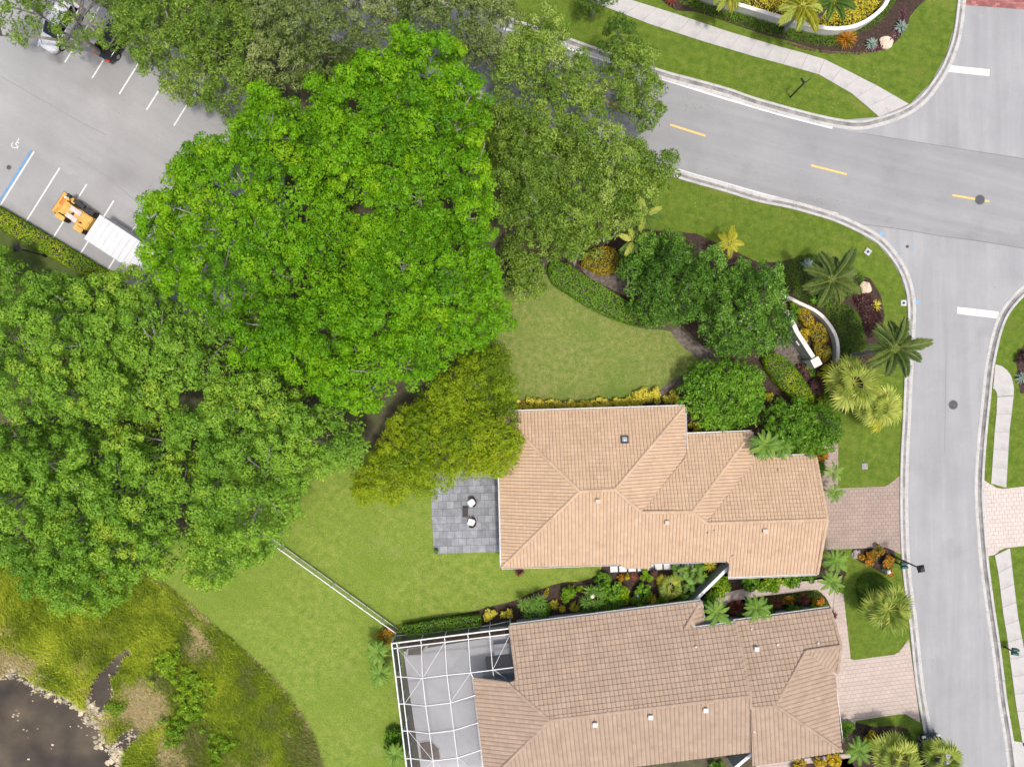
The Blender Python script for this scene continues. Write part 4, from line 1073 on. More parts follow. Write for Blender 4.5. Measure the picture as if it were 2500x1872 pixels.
# street sign
p = P(1929, 238); t = thing('street_sign', 'thin black street sign post on the lawn by the sidewalk', 'street sign', p, R(35))
MB().tube([(0, 0, 0), (0, 0, 3.2)], 0.075, 8).obj('pole', BLK, t)
MB().box((0.38, 0, 2.85), (0.75, 0.06, 0.26)).obj('name_blade', BLK, t); MB().box((0.0, 0.2, 3.05), (0.06, 0.55, 0.24)).obj('name_blade', BLK, t)
MB().add([(0, -0.02, 2.2), (0.5, -0.02, 2.62), (0, -0.02, 2.62), (0, 0.02, 2.2), (0.5, 0.02, 2.62), (0, 0.02, 2.62)], [(0, 1, 2), (5, 4, 3), (0, 3, 4, 1), (1, 4, 5, 2), (2, 5, 3, 0)]).obj('bracket', BLK, t)
def mailbox(label, px, rz):
    p = P(*px); t = thing('mailbox', label, 'mailbox', p, rz, 'green twin mailboxes')
    MB().box((0, 0, 0.55), (0.10, 0.10, 1.1)).obj('post', BLK, t)
    MB().box((0.12, 0, 1.06), (0.5, 0.62, 0.05)).obj('shelf', BLK, t)
    for s in (-1, 1):
        mb = MB(); V = []; n = 7
        prof = [(-0.12, 0)]+[(0.12*-math.cos(math.pi*k/n), 0.13+0.12*math.sin(math.pi*k/n)) for k in range(n+1)]+[(0.12, 0)]
        for x in (-0.14, 0.40): V += [(x, s*0.16+y, 1.085+z) for y, z in prof]
        m = len(prof); F = [tuple(range(m))[::-1], tuple(range(m, 2*m))]+[(i, (i+1) % m, m+(i+1) % m, m+i) for i in range(m)]
        b_o = MB().add(V, F).obj('box', plain('mailbox_green', (0.03, 0.10, 0.085), 0.5), t)
        MB().box((0.41, s*0.16, 1.19), (0.02, 0.2, 0.2)).obj('door', MATS['mailbox_green'], b_o)
mailbox('green twin mailbox by the lamp post beside the kerb', (2186, 1372), R(5))
mailbox('green twin mailbox by the far sidewalk at the right', (2452, 1578), R(-8))
p = P(2158, 1390); t = thing('cable_pedestal', 'pale mint cable pedestal beside the orange shrubs', 'pedestal', p)
MB().lathe([(0.16, 0), (0.16, 0.7), (0.19, 0.72), (0.19, 0.86), (0.12, 0.95)], 14).obj('body', plain('mint_plastic', (0.42, 0.60, 0.52), 0.5), t)
MB().lathe([(0.2, 0), (0.2, 0.08)], 14).obj('base', plain('pedestal_base', (0.2, 0.22, 0.2), 0.8), t)
# garden statue and ornament
p = P(1552, 1447); t = thing('garden_statue', 'small white stone statue on a plinth among the green shrubs', 'statue', p)
WST = plain('statue_stone', (0.55, 0.54, 0.51), 0.9, var=0.2, scale=8)
MB().box((0, 0, 0.12), (0.36, 0.36, 0.24)).obj('plinth', WST, t, bevel=0.02)
MB().lathe([(0.13, 0.24), (0.17, 0.4), (0.12, 0.62), (0.16, 0.78), (0.07, 0.88), (0.09, 0.98), (0.05, 1.06)], 12).obj('figure', WST, t, True)
p = P(1511, 1420); t = thing('garden_flamingo', 'salmon pink bird ornament on the mulch near the stepping stones', 'ornament', p, R(-25))
PNK = plain('salmon', (0.62, 0.22, 0.17), 0.6)
MB().tube([(-0.3, 0, 0.42), (-0.15, 0, 0.45), (0.1, 0, 0.47), (0.25, 0, 0.5)], [0.02, 0.10, 0.12, 0.04], 8).obj('body', PNK, t, True)
MB().tube([(0.22, 0, 0.5), (0.36, 0, 0.66), (0.34, 0, 0.82), (0.44, 0, 0.84)], [0.035, 0.028, 0.03, 0.012], 6).obj('neck', PNK, t, True)
for s in (-1, 1): MB().tube([(0, s*0.04, 0), (0, s*0.04, 0.45)], 0.008, 5).obj('leg', BLK, t)

# ------------------------------------------------------------------ patio furniture
WHT = plain('cushion_white', (0.68, 0.67, 0.65), 0.9, var=0.04)
def patio_chair(label, px, rz):
    t = thing('patio_chair', label, 'chair', P(*px)+Vector((0, 0, 0.052)), rz, 'patio chairs with white cushions')
    # horseshoe back wrapping the seat, seat opens to +x... seat faces -x
    mb = MB(); V = []; F = []; n = 16
    for k in range(n+1):
        tt = R(-112+224*k/n)
        for r_, z in ((0.40, 0.12), (0.44, 0.62), (0.37, 0.64), (0.34, 0.2)):
            V.append((r_*math.cos(tt)*0.92, r_*math.sin(tt), z if z < 0.3 else z+0.14*max(0, math.cos(tt))))
    for k in range(n):
        for j in range(4): F.append((4*k+j, 4*k+(j+1) % 4, 4*k+4+(j+1) % 4, 4*k+4+j))
    F += [(3, 2, 1, 0), tuple(4*n+j for j in range(4))]
    MB().add(V, F).obj('backrest', DKW, t)
    MB().lathe([(0.34, 0.18), (0.36, 0.3), (0.33, 0.33)], 16).obj('seat', DKW, t)
    MB().box((-0.06, 0, 0.39), (0.62, 0.58, 0.12)).obj('cushion', WHT, t, bevel=0.05)
    for x_, y_ in ((-0.26, -0.26), (-0.26, 0.26), (0.26, -0.24), (0.26, 0.24)): MB().box((x_, y_, 0.1), (0.05, 0.05, 0.2)).obj('leg', DKW, t)
patio_chair('dark wicker chair with white cushion north of the small table', (1153, 1224), R(35))
patio_chair('dark wicker chair with white cushion south of the small table', (1153, 1273), R(-18))
t = thing('side_table', 'small dark wicker table between the two patio chairs', 'table', P(1137, 1248)+Vector((0, 0, 0.052)))
MB().box((0, 0, 0.42), (0.48, 0.86, 0.05)).obj('table_top', plain('wicker_brown', (0.05, 0.044, 0.04), 0.8), t, bevel=0.01)
for x_ in (-0.2, 0.2):
    for y_ in (-0.38, 0.38): MB().box((x_, y_, 0.2), (0.05, 0.05, 0.4)).obj('leg', DKW, t)

# ------------------------------------------------------------------ cars
TYRE = plain('tyre', (0.018, 0.018, 0.019), 0.9); RIM = plain('alloy', (0.42, 0.42, 0.43), 0.35, 0.7)
def car(label, px, rz, paint, L=4.6, Wd=1.82, Hh=1.55, boxy=0.0):
    t = thing('parked_car', label, 'car', P(*px)+Vector((0, 0, 0.014)), rz, 'parked cars')
    hl = L/2
    # stations: x, sill z, belt z, half width
    st = [(-hl, 0.42, 0.66, 0.62), (-hl+0.1, 0.28, 0.86, 0.80), (-hl+0.45, 0.22, 0.95, 0.90), (-hl*0.45, 0.2, 0.97, 0.91), (0, 0.2, 0.95, 0.91), (hl*0.35, 0.2, 0.92, 0.91), (hl*0.62, 0.2, 0.86, 0.90), (hl-0.35, 0.22, 0.78, 0.86), (hl-0.06, 0.28, 0.66, 0.72), (hl, 0.38, 0.55, 0.55)]
    V = []; F = []; sc = Wd/1.82
    for x, s, b, w in st:
        w *= sc
        V += [(x, -w*0.93, s), (x, -w, (s+b)/2), (x, -w*0.96, b-0.05), (x, -w*0.86, b), (x, w*0.86, b), (x, w*0.96, b-0.05), (x, w, (s+b)/2), (x, w*0.93, s)]
    for i in range(len(st)-1):
        for j in range(8): F.append((8*i+j, 8*i+(j+1) % 8, 8*i+8+(j+1) % 8, 8*i+8+j))
    F += [tuple(range(8)), tuple(8*(len(st)-1)+j for j in range(8))[::-1]]
    MB().add(V, F).obj('body', paint, t, True)
    x0, x1 = -hl+0.30, hl*0.52; r0, r1 = -hl+0.75-0.3*boxy, hl*0.12
    wb, wt = 0.80*sc, 0.62*sc
    gl = glassmat('car_glass', (0.008, 0.009, 0.011))
    V = [(x0, -wb, 0.93), (x1, -wb, 0.88), (x1, wb, 0.88), (x0, wb, 0.93), (r0, -wt, Hh-0.05), (r1, -wt, Hh-0.05), (r1, wt, Hh-0.05), (r0, wt, Hh-0.05)]
    MB().add(V, [(3, 2, 1, 0), (4, 5, 6, 7), (0, 1, 5, 4), (1, 2, 6, 5), (2, 3, 7, 6), (3, 0, 4, 7)]).obj('window', gl, t)
    V = [(r0-0.06, -wt*1.03, Hh-0.07), (r1+0.08, -wt*1.03, Hh-0.07), (r1+0.08, wt*1.03, Hh-0.07), (r0-0.06, wt*1.03, Hh-0.07), (r0+0.1, -wt*0.8, Hh), (r1-0.1, -wt*0.8, Hh), (r1-0.1, wt*0.8, Hh), (r0+0.1, wt*0.8, Hh)]
    MB().add(V, [(3, 2, 1, 0), (4, 5, 6, 7), (0, 1, 5, 4), (1, 2, 6, 5), (2, 3, 7, 6), (3, 0, 4, 7)]).obj('roof', paint, t, bevel=0.03)
    for s in (-1, 1):
        for a, b in (((x1, s*wb, 0.90), (r1+0.06, s*wt, Hh-0.06)), ((x0, s*wb, 0.95), (r0-0.04, s*wt, Hh-0.06)), ((-0.15, s*wb*1.0, 0.95), (-0.2, s*wt*1.02, Hh-0.06))):
            MB().bar(a, b, 0.09, 0.06).obj('pillar', paint, t)
        MB().box((x1-0.25, s*(Wd/2+0.06), 0.98), (0.14, 0.2, 0.13)).obj('mirror', paint, t, bevel=0.02)
        MB().box((-hl+0.09, s*0.66*sc, 0.78), (0.2, 0.34, 0.17)).obj('tail_light', plain('tail_light_red', (0.55, 0.05, 0.02), 0.3), t, bevel=0.03)
        MB().box((hl-0.16, s*0.62*sc, 0.66), (0.26, 0.36, 0.12)).obj('headlight', plain('headlight_clear', (0.6, 0.62, 0.64), 0.15), t, bevel=0.03)
        for x in (-L*0.30, L*0.31):
            w_ = MB().tube([(x, s*(Wd/2-0.20), 0.33), (x, s*(Wd/2+0.015), 0.33)], 0.33, 20).obj('wheel', TYRE, t)
            MB().tube([(x, s*(Wd/2-0.1), 0.33), (x, s*(Wd/2+0.025), 0.33)], 0.21, 12).obj('rim', RIM, w_)
    MB().box((-hl-0.02, 0, 0.58), (0.04, 0.4, 0.14)).obj('plate', plain('plate_white', (0.6, 0.6, 0.58), 0.5), t)
hd = math.atan2(134, 84)
CW = plain('car_white', (0.72, 0.72, 0.71), 0.25, spec=0.6, var=0.02); CB = plain('car_black', (0.010, 0.010, 0.012), 0.18, spec=0.7, var=0.02)
car('black car half under the tree in the parking lot', (292, 100), hd, CB, 4.4, 1.8, 1.5)
car('white car under the oak at the top left of the lot', (158, 72), hd+math.pi, CW, 4.9, 1.9, 1.65, 0.6)
car('dark car at the kerb hidden behind the fan palms', (2270, 1846), R(98), plain('car_navy', (0.012, 0.016, 0.024), 0.2, spec=0.7, var=0.02), 4.6, 1.82, 1.5)

# ------------------------------------------------------------------ wheel loader and container
YEL = surf('loader_yellow', [(0.42, 0.23, 0.05), (0.60, 0.36, 0.09), (0.66, 0.42, 0.12)], 2.5, 8, 0.6, 0.1, 10, 0.12, 9, 0.3)
RST = surf('rust', [(0.10, 0.045, 0.02), (0.20, 0.085, 0.035), (0.33, 0.17, 0.06)], 4, 8, 0.9, 0.3, 12, 0.25, 14)
GRB = plain('loader_roof', (0.55, 0.48, 0.44), 0.7); BKT = plain('loader_black', (0.03, 0.03, 0.034), 0.6)
# axis: from the bucket (upper left) to the rear (lower right)
pa, pb_ = P(150, 496), P(262, 570)
ld = thing('wheel_loader', 'yellow wheel loader with rusty bucket parked beside the container', 'loader', P(196, 527)+Vector((0, 0, 0.014)), math.atan2(pa.y-pb_.y, pa.x-pb_.x))
# local +x points to the bucket
mb = MB(); Wb = 2.05
prof = [(1.15, 0.85), (1.2, 0.12), (2.25, 0.05), (2.3, 0.1), (1.32, 0.2), (1.26, 0.85)]
V = [(x, s*Wb/2, z) for s in (-1, 1) for x, z in prof]; n = len(prof)
mb.add(V, [tuple(range(n)), tuple(range(n, 2*n))[::-1]]+[(i, (i+1) % n, n+(i+1) % n, n+i) for i in range(n)])
for s in (-1, 1): mb.add([(1.2, s*Wb/2, 0.85), (1.2, s*Wb/2, 0.1), (2.25, s*Wb/2, 0.06), (1.2, s*(Wb/2-0.05), 0.85), (1.2, s*(Wb/2-0.05), 0.1), (2.25, s*(Wb/2-0.05), 0.06)], [(0, 1, 2), (5, 4, 3), (0, 3, 4, 1), (1, 4, 5, 2), (2, 5, 3, 0)])
mb.obj('bucket', YEL, ld)
MB().box((2.28, 0, 0.07), (0.12, Wb+0.04, 0.06)).obj('cutting_edge', RST, ld); MB().box((1.42, -0.05, 0.24), (0.5, 1.2, 0.05)).obj('rust_patch', RST, ld)
MB().tube([(1.62, -0.62, 0.42), (1.62, 0.05, 0.42)], 0.24, 14).obj('drum', plain('drum_orange', (0.55, 0.17, 0.03), 0.6), ld)
MB().lathe([(0.12, 0.6), (0.12, 0.72)], 10, (1.62, 0.15-0.85, -0.15)).obj('drum_lid', WHT, ld)
MB().box((0.1, 0, 0.82), (1.9, 1.15, 0.62)).obj('body', YEL, ld, bevel=0.06)
MB().box((-1.1, 0, 0.95), (1.6, 1.25, 0.8)).obj('engine_hood', YEL, ld, bevel=0.08)
for s in (-1, 1):
    MB().bar((0.1, s*0.48, 1.25), (1.25, s*0.48, 0.55), 0.16, 0.24).obj('boom_arm', YEL, ld)
    MB().box((-0.35, s*0.34, 1.42), (1.1, 0.42, 0.07)).obj('roof_panel', GRB, ld, bevel=0.02)
    for x in (0.75, -1.15):
        w_ = MB().tube([(x, s*0.70, 0.50), (x, s*1.08, 0.50)], 0.50, 20).obj('wheel', TYRE, ld)
        MB().tube([(x, s*0.9, 0.50), (x, s*1.1, 0.50)], 0.26, 12).obj('rim', YEL, w_)
    MB().box((0.75, s*0.9, 1.06), (0.9, 0.42, 0.07)).obj('fender', YEL, ld, bevel=0.03)
    MB().box((-1.15, s*0.9, 1.08), (0.9, 0.42, 0.07)).obj('fender', YEL if s > 0 else BKT, ld, bevel=0.03)
for s in (-1, 1):
    for x in (-0.85, 0.1): MB().bar((x, s*0.5, 1.0), (x, s*0.5, 1.42), 0.06, 0.06).obj('cab_post', BKT, ld)
MB().box((-0.1, -0.98, 1.1), (1.1, 0.3, 0.3)).obj('battery_box', BKT, ld, bevel=0.03)
MB().bar((0.62, -0.55, 1.05), (0.82, -1.1, 1.45), 0.05, 0.05).obj('mirror_arm', BKT, ld); MB().box((0.82, -1.12, 1.45), (0.34, 0.3, 0.22)).obj('mirror', BKT, ld)
MB().tube([(-1.3, 0.3, 1.3), (-1.3, 0.3, 1.75)], 0.06, 8).obj('exhaust', RST, ld)
MB().box((-0.25, 0, 1.02), (0.5, 0.5, 0.35)).obj('seat', BKT, ld, bevel=0.05)
q0, q1, q2 = P(243, 525, 2.6), P(204, 581, 2.6), P(325, 661, 2.6)
ax_ = (q2-q1).normalized(); wid = (q0-q1).length; Lc = 6.1
cn = thing('shipping_container', 'white ribbed shipping container beside the wheel loader under the bright tree', 'container', ((q0+q1)/2+ax_*Lc/2-Vector((0, 0, 2.6-0.014))), math.atan2(ax_.y, ax_.x))
CWH = surf('container_white', [(0.54, 0.55, 0.565), (0.60, 0.61, 0.625), (0.64, 0.65, 0.66)], 0.8, 7, 0.55, 0, 1, 0.03, 8, 0.3)
MB().box((0, 0, 1.27), (Lc, wid, 2.5)).obj('body', CWH, cn, bevel=0.02)
nr = 11
for i in range(nr): MB().box((-Lc/2+Lc*(i+0.5)/nr, 0, 2.545), (Lc/nr-0.035, wid+0.02, 0.05)).obj('roof_panel', CWH, cn, bevel=0.008)
for s in (-1, 1):
    MB().box((0, s*(wid/2+0.03), 2.5), (Lc, 0.05, 0.1)).obj('top_rail', plain('container_grey', (0.4, 0.43, 0.45), 0.6), cn)
    for i in range(18): MB().box((-Lc/2+Lc*(i+0.5)/18, s*(wid/2+0.012), 1.25), (0.16, 0.03, 2.3)).obj('side_rib', CWH, cn)
# ------------------------------------------------------------------ vegetation
BARK = surf('bark', [(0.16, 0.145, 0.125), (0.26, 0.24, 0.21), (0.36, 0.335, 0.30)], 3, 8, 0.95, 0.5, 10, 0.2, 8)
PBARK = surf('palm_bark', [(0.17, 0.16, 0.15), (0.25, 0.24, 0.225), (0.33, 0.32, 0.30)], 3, 8, 0.95, 0.5, 10, 0.2, 8)
L_BRIGHT = leafmat('leaf_bright', [(0.0684, 0.1851, 0.005), (0.1311, 0.3296, 0.0067), (0.2109, 0.4222, 0.0076), (0.3649, 0.4974, 0.0126)], 0.30)
L_MID = leafmat('leaf_mid', [(0.0818, 0.1949, 0.019), (0.1574, 0.3202, 0.0273), (0.2392, 0.4177, 0.0407), (0.4028, 0.5013, 0.0476)], 0.28)
L_OLIVE = leafmat('leaf_olive', [(0.1018, 0.1773, 0.006), (0.2098, 0.3207, 0.008), (0.2924, 0.3797, 0.01), (0.3687, 0.346, 0.014)], 0.25)
L_OAK = leafmat('leaf_oak', [(0.0687, 0.1357, 0.0165), (0.1434, 0.2489, 0.0286), (0.2245, 0.3394, 0.044), (0.3865, 0.4826, 0.121)], 0.22, 0.45)
L_OAKG = leafmat('leaf_oak_grey', [(0.0736, 0.1186, 0.0287), (0.1357, 0.1975, 0.0497), (0.215, 0.2765, 0.0796), (0.3395, 0.3883, 0.1436)], 0.22, 0.45)
L_GLOSS = leafmat('leaf_glossy', [(0.043, 0.1094, 0.0127), (0.0922, 0.2103, 0.0228), (0.1615, 0.3197, 0.0381), (0.3381, 0.5047, 0.1141)], 0.18, 0.35)
L_CLIP = leafmat('leaf_clipped', [(0.0394, 0.105, 0.0084), (0.0854, 0.21, 0.012), (0.1444, 0.3019, 0.0168), (0.2363, 0.4069, 0.036)], 0.2, 0.4)
L_HEDGE = leafmat('leaf_hedge', [(0.0594, 0.1438, 0.0054), (0.1247, 0.25, 0.0072), (0.2256, 0.3625, 0.009), (0.4512, 0.5, 0.0135)], 0.25)
L_YEL = leafmat('leaf_yellow', [(0.21, 0.231, 0.012), (0.504, 0.462, 0.03), (0.735, 0.63, 0.07), (0.861, 0.756, 0.17)], 0.25)
L_CROT = leafmat('leaf_croton', [(0.0675, 0.1105, 0.011), (0.216, 0.208, 0.0132), (0.513, 0.351, 0.0165), (0.675, 0.468, 0.033)], 0.2)
L_ORNG = leafmat('leaf_orange', [(0.05, 0.10, 0.012), (0.20, 0.15, 0.015), (0.5, 0.19, 0.015), (0.62, 0.28, 0.03)], 0.2)
L_RED = leafmat('leaf_red', [(0.05, 0.018, 0.018), (0.13, 0.028, 0.028), (0.22, 0.06, 0.04), (0.33, 0.12, 0.07)], 0.2)
L_MAROON = leafmat('leaf_maroon', [(0.025, 0.012, 0.014), (0.055, 0.022, 0.024), (0.10, 0.04, 0.04), (0.16, 0.09, 0.07)], 0.15)
L_DKGRASS = leafmat('leaf_dark_groundcover', [(0.0325, 0.078, 0.0072), (0.065, 0.1495, 0.012), (0.1105, 0.221, 0.0168), (0.182, 0.299, 0.024)], 0.2)
L_PALM = leafmat('leaf_palm', [(0.03, 0.075, 0.012), (0.055, 0.125, 0.018), (0.09, 0.17, 0.025), (0.14, 0.22, 0.04)], 0.25)
L_PALMB = leafmat('leaf_palm_bright', [(0.069, 0.154, 0.022), (0.1323, 0.264, 0.0385), (0.207, 0.352, 0.055), (0.3335, 0.44, 0.088)], 0.3)
L_PALMD = leafmat('leaf_palm_dark', [(0.03, 0.058, 0.015), (0.065, 0.11, 0.024), (0.12, 0.17, 0.034), (0.22, 0.25, 0.055)], 0.2)
L_PALMY = leafmat('leaf_palm_yellow', [(0.12, 0.15, 0.015), (0.27, 0.28, 0.02), (0.42, 0.40, 0.03), (0.55, 0.5, 0.07)], 0.3)
L_FAN = leafmat('leaf_fan', [(0.0875, 0.144, 0.022), (0.25, 0.324, 0.0495), (0.4375, 0.48, 0.0935), (0.65, 0.624, 0.176)], 0.3)
L_AGAVE = leafmat('leaf_agave', [(0.13, 0.19, 0.15), (0.19, 0.26, 0.22), (0.26, 0.34, 0.29), (0.36, 0.42, 0.36)], 0.1)
L_YUCCA = leafmat('leaf_yucca', [(0.0625, 0.144, 0.022), (0.1125, 0.228, 0.033), (0.175, 0.312, 0.0495), (0.275, 0.384, 0.088)], 0.2)
L_LIME = leafmat('leaf_lime', [(0.0997, 0.2016, 0.01), (0.1745, 0.3326, 0.014), (0.2744, 0.4234, 0.02), (0.399, 0.4838, 0.04)], 0.3)
STEM = plain('stems', (0.06, 0.05, 0.035), 0.95)

def hexgrid(poly, s, jit=0.35):
    lo, hi = poly.min(0)-s, poly.max(0)+s
    xs = np.arange(lo[0], hi[0], s); ys = np.arange(lo[1], hi[1], s*0.866)
    g = np.array([[x+(s/2 if j % 2 else 0), y] for j, y in enumerate(ys) for x in xs])
    g += rng.uniform(-jit, jit, g.shape)*s
    return g[pip(g, poly)]
def leaf_ball(C, rad, n, flat, Ls, Ws, tclump, nj=0.55, up=0.45, low=-0.25, tj=0.14):
    """n leaves on the outer side of each clump"""
    m = len(C); N = m*n
    d = rng.normal(size=(N, 3)); d /= np.linalg.norm(d, axis=1)[:, None]
    d[:, 2] = np.where(d[:, 2] < low, -d[:, 2], d[:, 2])
    rr = np.repeat(rad, n)*rng.uniform(0.62, 1.08, N)
    c = np.repeat(C, n, 0)+d*rr[:, None]*np.array([1, 1, flat])
    nr = d+np.array([0, 0, up])+rng.normal(size=(N, 3))*nj
    L = Ls*rng.uniform(0.7, 1.35, N)
    t = np.clip(np.repeat(tclump, n)+rng.normal(size=N)*tj, 0.01, 0.99)
    return tuft(c, nr, L, L*Ws, t)
def tree(name, label, poly_px, H, mat, seed=0, spacing=0.70, rad=0.52, n=125, Ls=0.2, Ws=0.62, macro=2.1, gap=0.42, edge=0.55, group=None, tbase=0.45, tamp=0.16, bark=BARK, R0=5.0, under=1.0, flat=0.85, nj=0.36, lobe=1.8, yel=0.0, brn=1.0, hole=0.03, padz=0.9, tpad=0.13):
    """crown = pads of small leaf balls carried by limbs; gaps open between the pads"""
    global rng
    rng = np.random.default_rng(100+seed); random.seed(100+seed)
    zmid = H*(edge+1)/2*0.9
    poly = A2(poly_px, zmid)
    c = poly.mean(0)
    t = thing(name, label, 'tree', (c[0], c[1], 0), 0, group)
    g = hexgrid(poly, spacing, 0.4)
    M = hexgrid(poly, macro, 0.38)
    if len(M) < 3: M = np.vstack([M, poly.mean(0)[None], g[rng.integers(0, len(g), 3)]])
    near = np.empty(len(g), int); dn = np.empty(len(g))
    for i in range(0, len(g), 4000):
        dm = np.hypot(g[i:i+4000, None, 0]-M[None, :, 0], g[i:i+4000, None, 1]-M[None, :, 1])
        near[i:i+4000] = dm.argmin(1); dn[i:i+4000] = dm.min(1)
    psz = rng.uniform(0.82, 1.2, len(M))
    dn = dn/(macro*0.58*psz[near])
    holes = rng.random(len(M)) < hole
    keep = ~((dn > 0.80) & (rng.random(len(g)) < gap)) & ~holes[near] & ~((dn > 1.02) & (rng.random(len(g)) < gap*1.5))
    g_all = g
    g, near, dn = g[keep], near[keep], dn[keep]
    ed = edge_dist(g, poly)
    q = np.clip(ed/R0, 0, 1)
    pz = np.clip(rng.normal(size=len(M)), -1.1, 1.6)*padz
    z = H*(edge+(1-edge)*np.sqrt(1-(1-q)**2)) - rad*0.6 + lobe*(0.6-1.15*dn**2) + pz[near] + vnoise(g, 0.16, seed)*0.9 + rng.normal(size=len(g))*0.1
    C = np.c_[g, z]
    r = rad*rng.uniform(0.75, 1.3, len(g))
    tp = rng.normal(size=len(M))*tpad
    tc = tbase + tp[near] + tamp*vnoise(g, 0.2, seed+5) + rng.normal(size=len(g))*0.06 + yel*np.clip(vnoise(g, 0.14, seed+9), 0, 1)
    parts = [leaf_ball(C, r, n, flat, Ls, Ws, tc, nj, up=0.12, low=-0.1)]
    if under > 0:
        # lower tier of the crown, closed under the gaps between the pads
        u_ = g_all[rng.random(len(g_all)) < under*0.8]
        qu = np.clip(edge_dist(u_, poly)/R0, 0, 1)
        zu = H*(edge+(1-edge)*np.sqrt(1-(1-qu)**2)) - 1.9*min(1, lobe) + rng.normal(size=len(u_))*0.3
        u_ = u_[qu > 0.08]; zu = zu[qu > 0.08]
        parts.append(leaf_ball(np.c_[u_, zu], np.full(len(u_), rad*1.3), max(10, int(n*0.42)), 0.8, Ls*1.35, Ws, np.full(len(u_), tbase), nj))
    off = 0; VV = []; QQ = []; TT = []
    for V, Q, T in parts:
        VV.append(V); QQ.append(Q+off); TT.append(T); off += len(V)
    V = np.vstack(VV)-np.array([c[0], c[1], 0])
    link('crown', npmesh('crown', V, np.vstack(QQ), mat, np.concatenate(TT)), t)
    # trunk, limbs to groups of pads, boughs to pads, twigs to leaf balls
    rt = 0.14+0.014*math.sqrt(area(poly)); h0 = H*0.3
    mb = MB(); mb.tube([(0, 0, -0.05), (0.05, 0.02, h0*0.5), (0, 0, h0)], [rt*1.35, rt, rt*0.9], 9); mb.obj('trunk', bark, t)
    mb = MB(); top = Vector((0, 0, h0*0.95))
    G1 = hexgrid(poly, 4.2, 0.3)
    if len(G1) == 0: G1 = poly.mean(0)[None]
    zd = lambda xy: H*(edge+(1-edge)*math.sqrt(1-(1-min(1, edge_dist(np.array([xy]), poly)[0]/R0))**2))
    nodes = []
    for xy in G1:
        e = Vector((xy[0]-c[0], xy[1]-c[1], zd(xy)-2.4))
        md = top.lerp(e, 0.5)+Vector((random.uniform(-.5, .5), random.uniform(-.5, .5), 0.08*e.length))
        rl = rt*0.42
        mb.tube([top, md, e], [rl*1.5, rl, rl*0.62], 6, False); nodes.append(e)
    for k in range(len(M)):
        idx = np.where(near == k)[0]
        zk = float(z[idx].mean()) if len(idx) else zd(M[k])-1.0
        e = Vector((M[k, 0]-c[0], M[k, 1]-c[1], zk-0.45))
        o_ = min(nodes, key=lambda v: (v-e).length)
        md = o_.lerp(e, 0.5)+Vector((random.uniform(-.4, .4), random.uniform(-.4, .4), random.uniform(-.1, .4)))
        mb.tube([o_, md, e], [0.085, 0.06, 0.035], 5, False)
        for i in idx:
            if random.random() > 0.22*brn: continue
            f = Vector((g[i, 0]-c[0], g[i, 1]-c[1], z[i]+r[i]*0.5))
            mb.tube([e, e.lerp(f, 0.55)+Vector((random.uniform(-.2, .2), random.uniform(-.2, .2), 0.1)), f], [0.03, 0.022, 0.012], 3, False)
    mb.obj('branches', bark, t)
    return t

# --- the big bright trees
GB = 'bright green trees between the lot and the houses'
tree('broad_tree', 'tall bright green tree reaching furthest up between the olive oaks',
     [(850, 170), (900, 130), (945, 105), (955, 62), (1012, 58), (1030, 98), (1122, 82), (1128, 128), (1192, 185), (1188, 240), (1216, 290), (1180, 330), (1202, 430), (1222, 530), (1150, 575), (1000, 560), (900, 515), (800, 450), (745, 340), (740, 225)], 12.5, L_BRIGHT, 1, group=GB, tbase=0.42, edge=0.62)
tree('broad_tree', 'bright green tree overhanging the white container and the parking lot',
     [(352, 612), (364, 480), (418, 430), (420, 385), (462, 340), (545, 330), (560, 270), (622, 215), (720, 225), (760, 320), (815, 420), (868, 525), (838, 660), (700, 730), (560, 790), (440, 740), (345, 665)], 12.0, L_BRIGHT, 2, group=GB, tbase=0.40, edge=0.55, yel=0.25)
tree('broad_tree', 'bright green tree whose crown reaches the dry triangular lawn',
     [(850, 525), (1000, 525), (1150, 545), (1222, 520), (1205, 600), (1232, 690), (1258, 775), (1205, 830), (1160, 862), (1112, 862), (1082, 900), (1022, 948), (962, 972), (930, 1012), (850, 1015), (760, 965), (690, 905), (570, 900), (560, 790), (700, 730), (820, 660)], 12.5, L_BRIGHT, 3, group=GB, tbase=0.38, edge=0.55)
GM = 'mid green trees beside the pond'
tree('broad_tree', 'mid green tree below the clipped hedge of the parking lot',
     [(-60, 720), (10, 700), (60, 685), (150, 655), (215, 680), (300, 640), (345, 665), (440, 740), (560, 790), (570, 900), (470, 980), (330, 1040), (150, 1030), (-60, 1020)], 10.5, L_MID, 4, group=GM, gap=0.45, hole=0.04, macro=1.95, padz=0.9, tbase=0.46, edge=0.6, yel=0.08)
tree('broad_tree', 'mid green tree overhanging the yellow marsh grass by the pond',
     [(-60, 1020), (150, 1030), (330, 1040), (430, 1020), (490, 1150), (480, 1290), (430, 1400), (350, 1400), (320, 1430), (285, 1490), (240, 1522), (185, 1475), (120, 1455), (40, 1395), (-60, 1390)], 10.0, L_MID, 5, group=GM, gap=0.45, hole=0.04, macro=1.95, padz=0.9, tbase=0.45, edge=0.5)
tree('broad_tree', 'mid green tree at the end of the white picket fence',
     [(430, 1020), (470, 980), (570, 900), (690, 905), (760, 965), (850, 1015), (905, 1060), (880, 1140), (800, 1175), (775, 1150), (735, 1185), (742, 1230), (712, 1305), (645, 1365), (590, 1420), (530, 1435), (440, 1425), (480, 1290), (490, 1150)], 10.5, L_MID, 6, group=GM, gap=0.45, hole=0.04, macro=1.95, padz=0.9, tbase=0.45, edge=0.5)
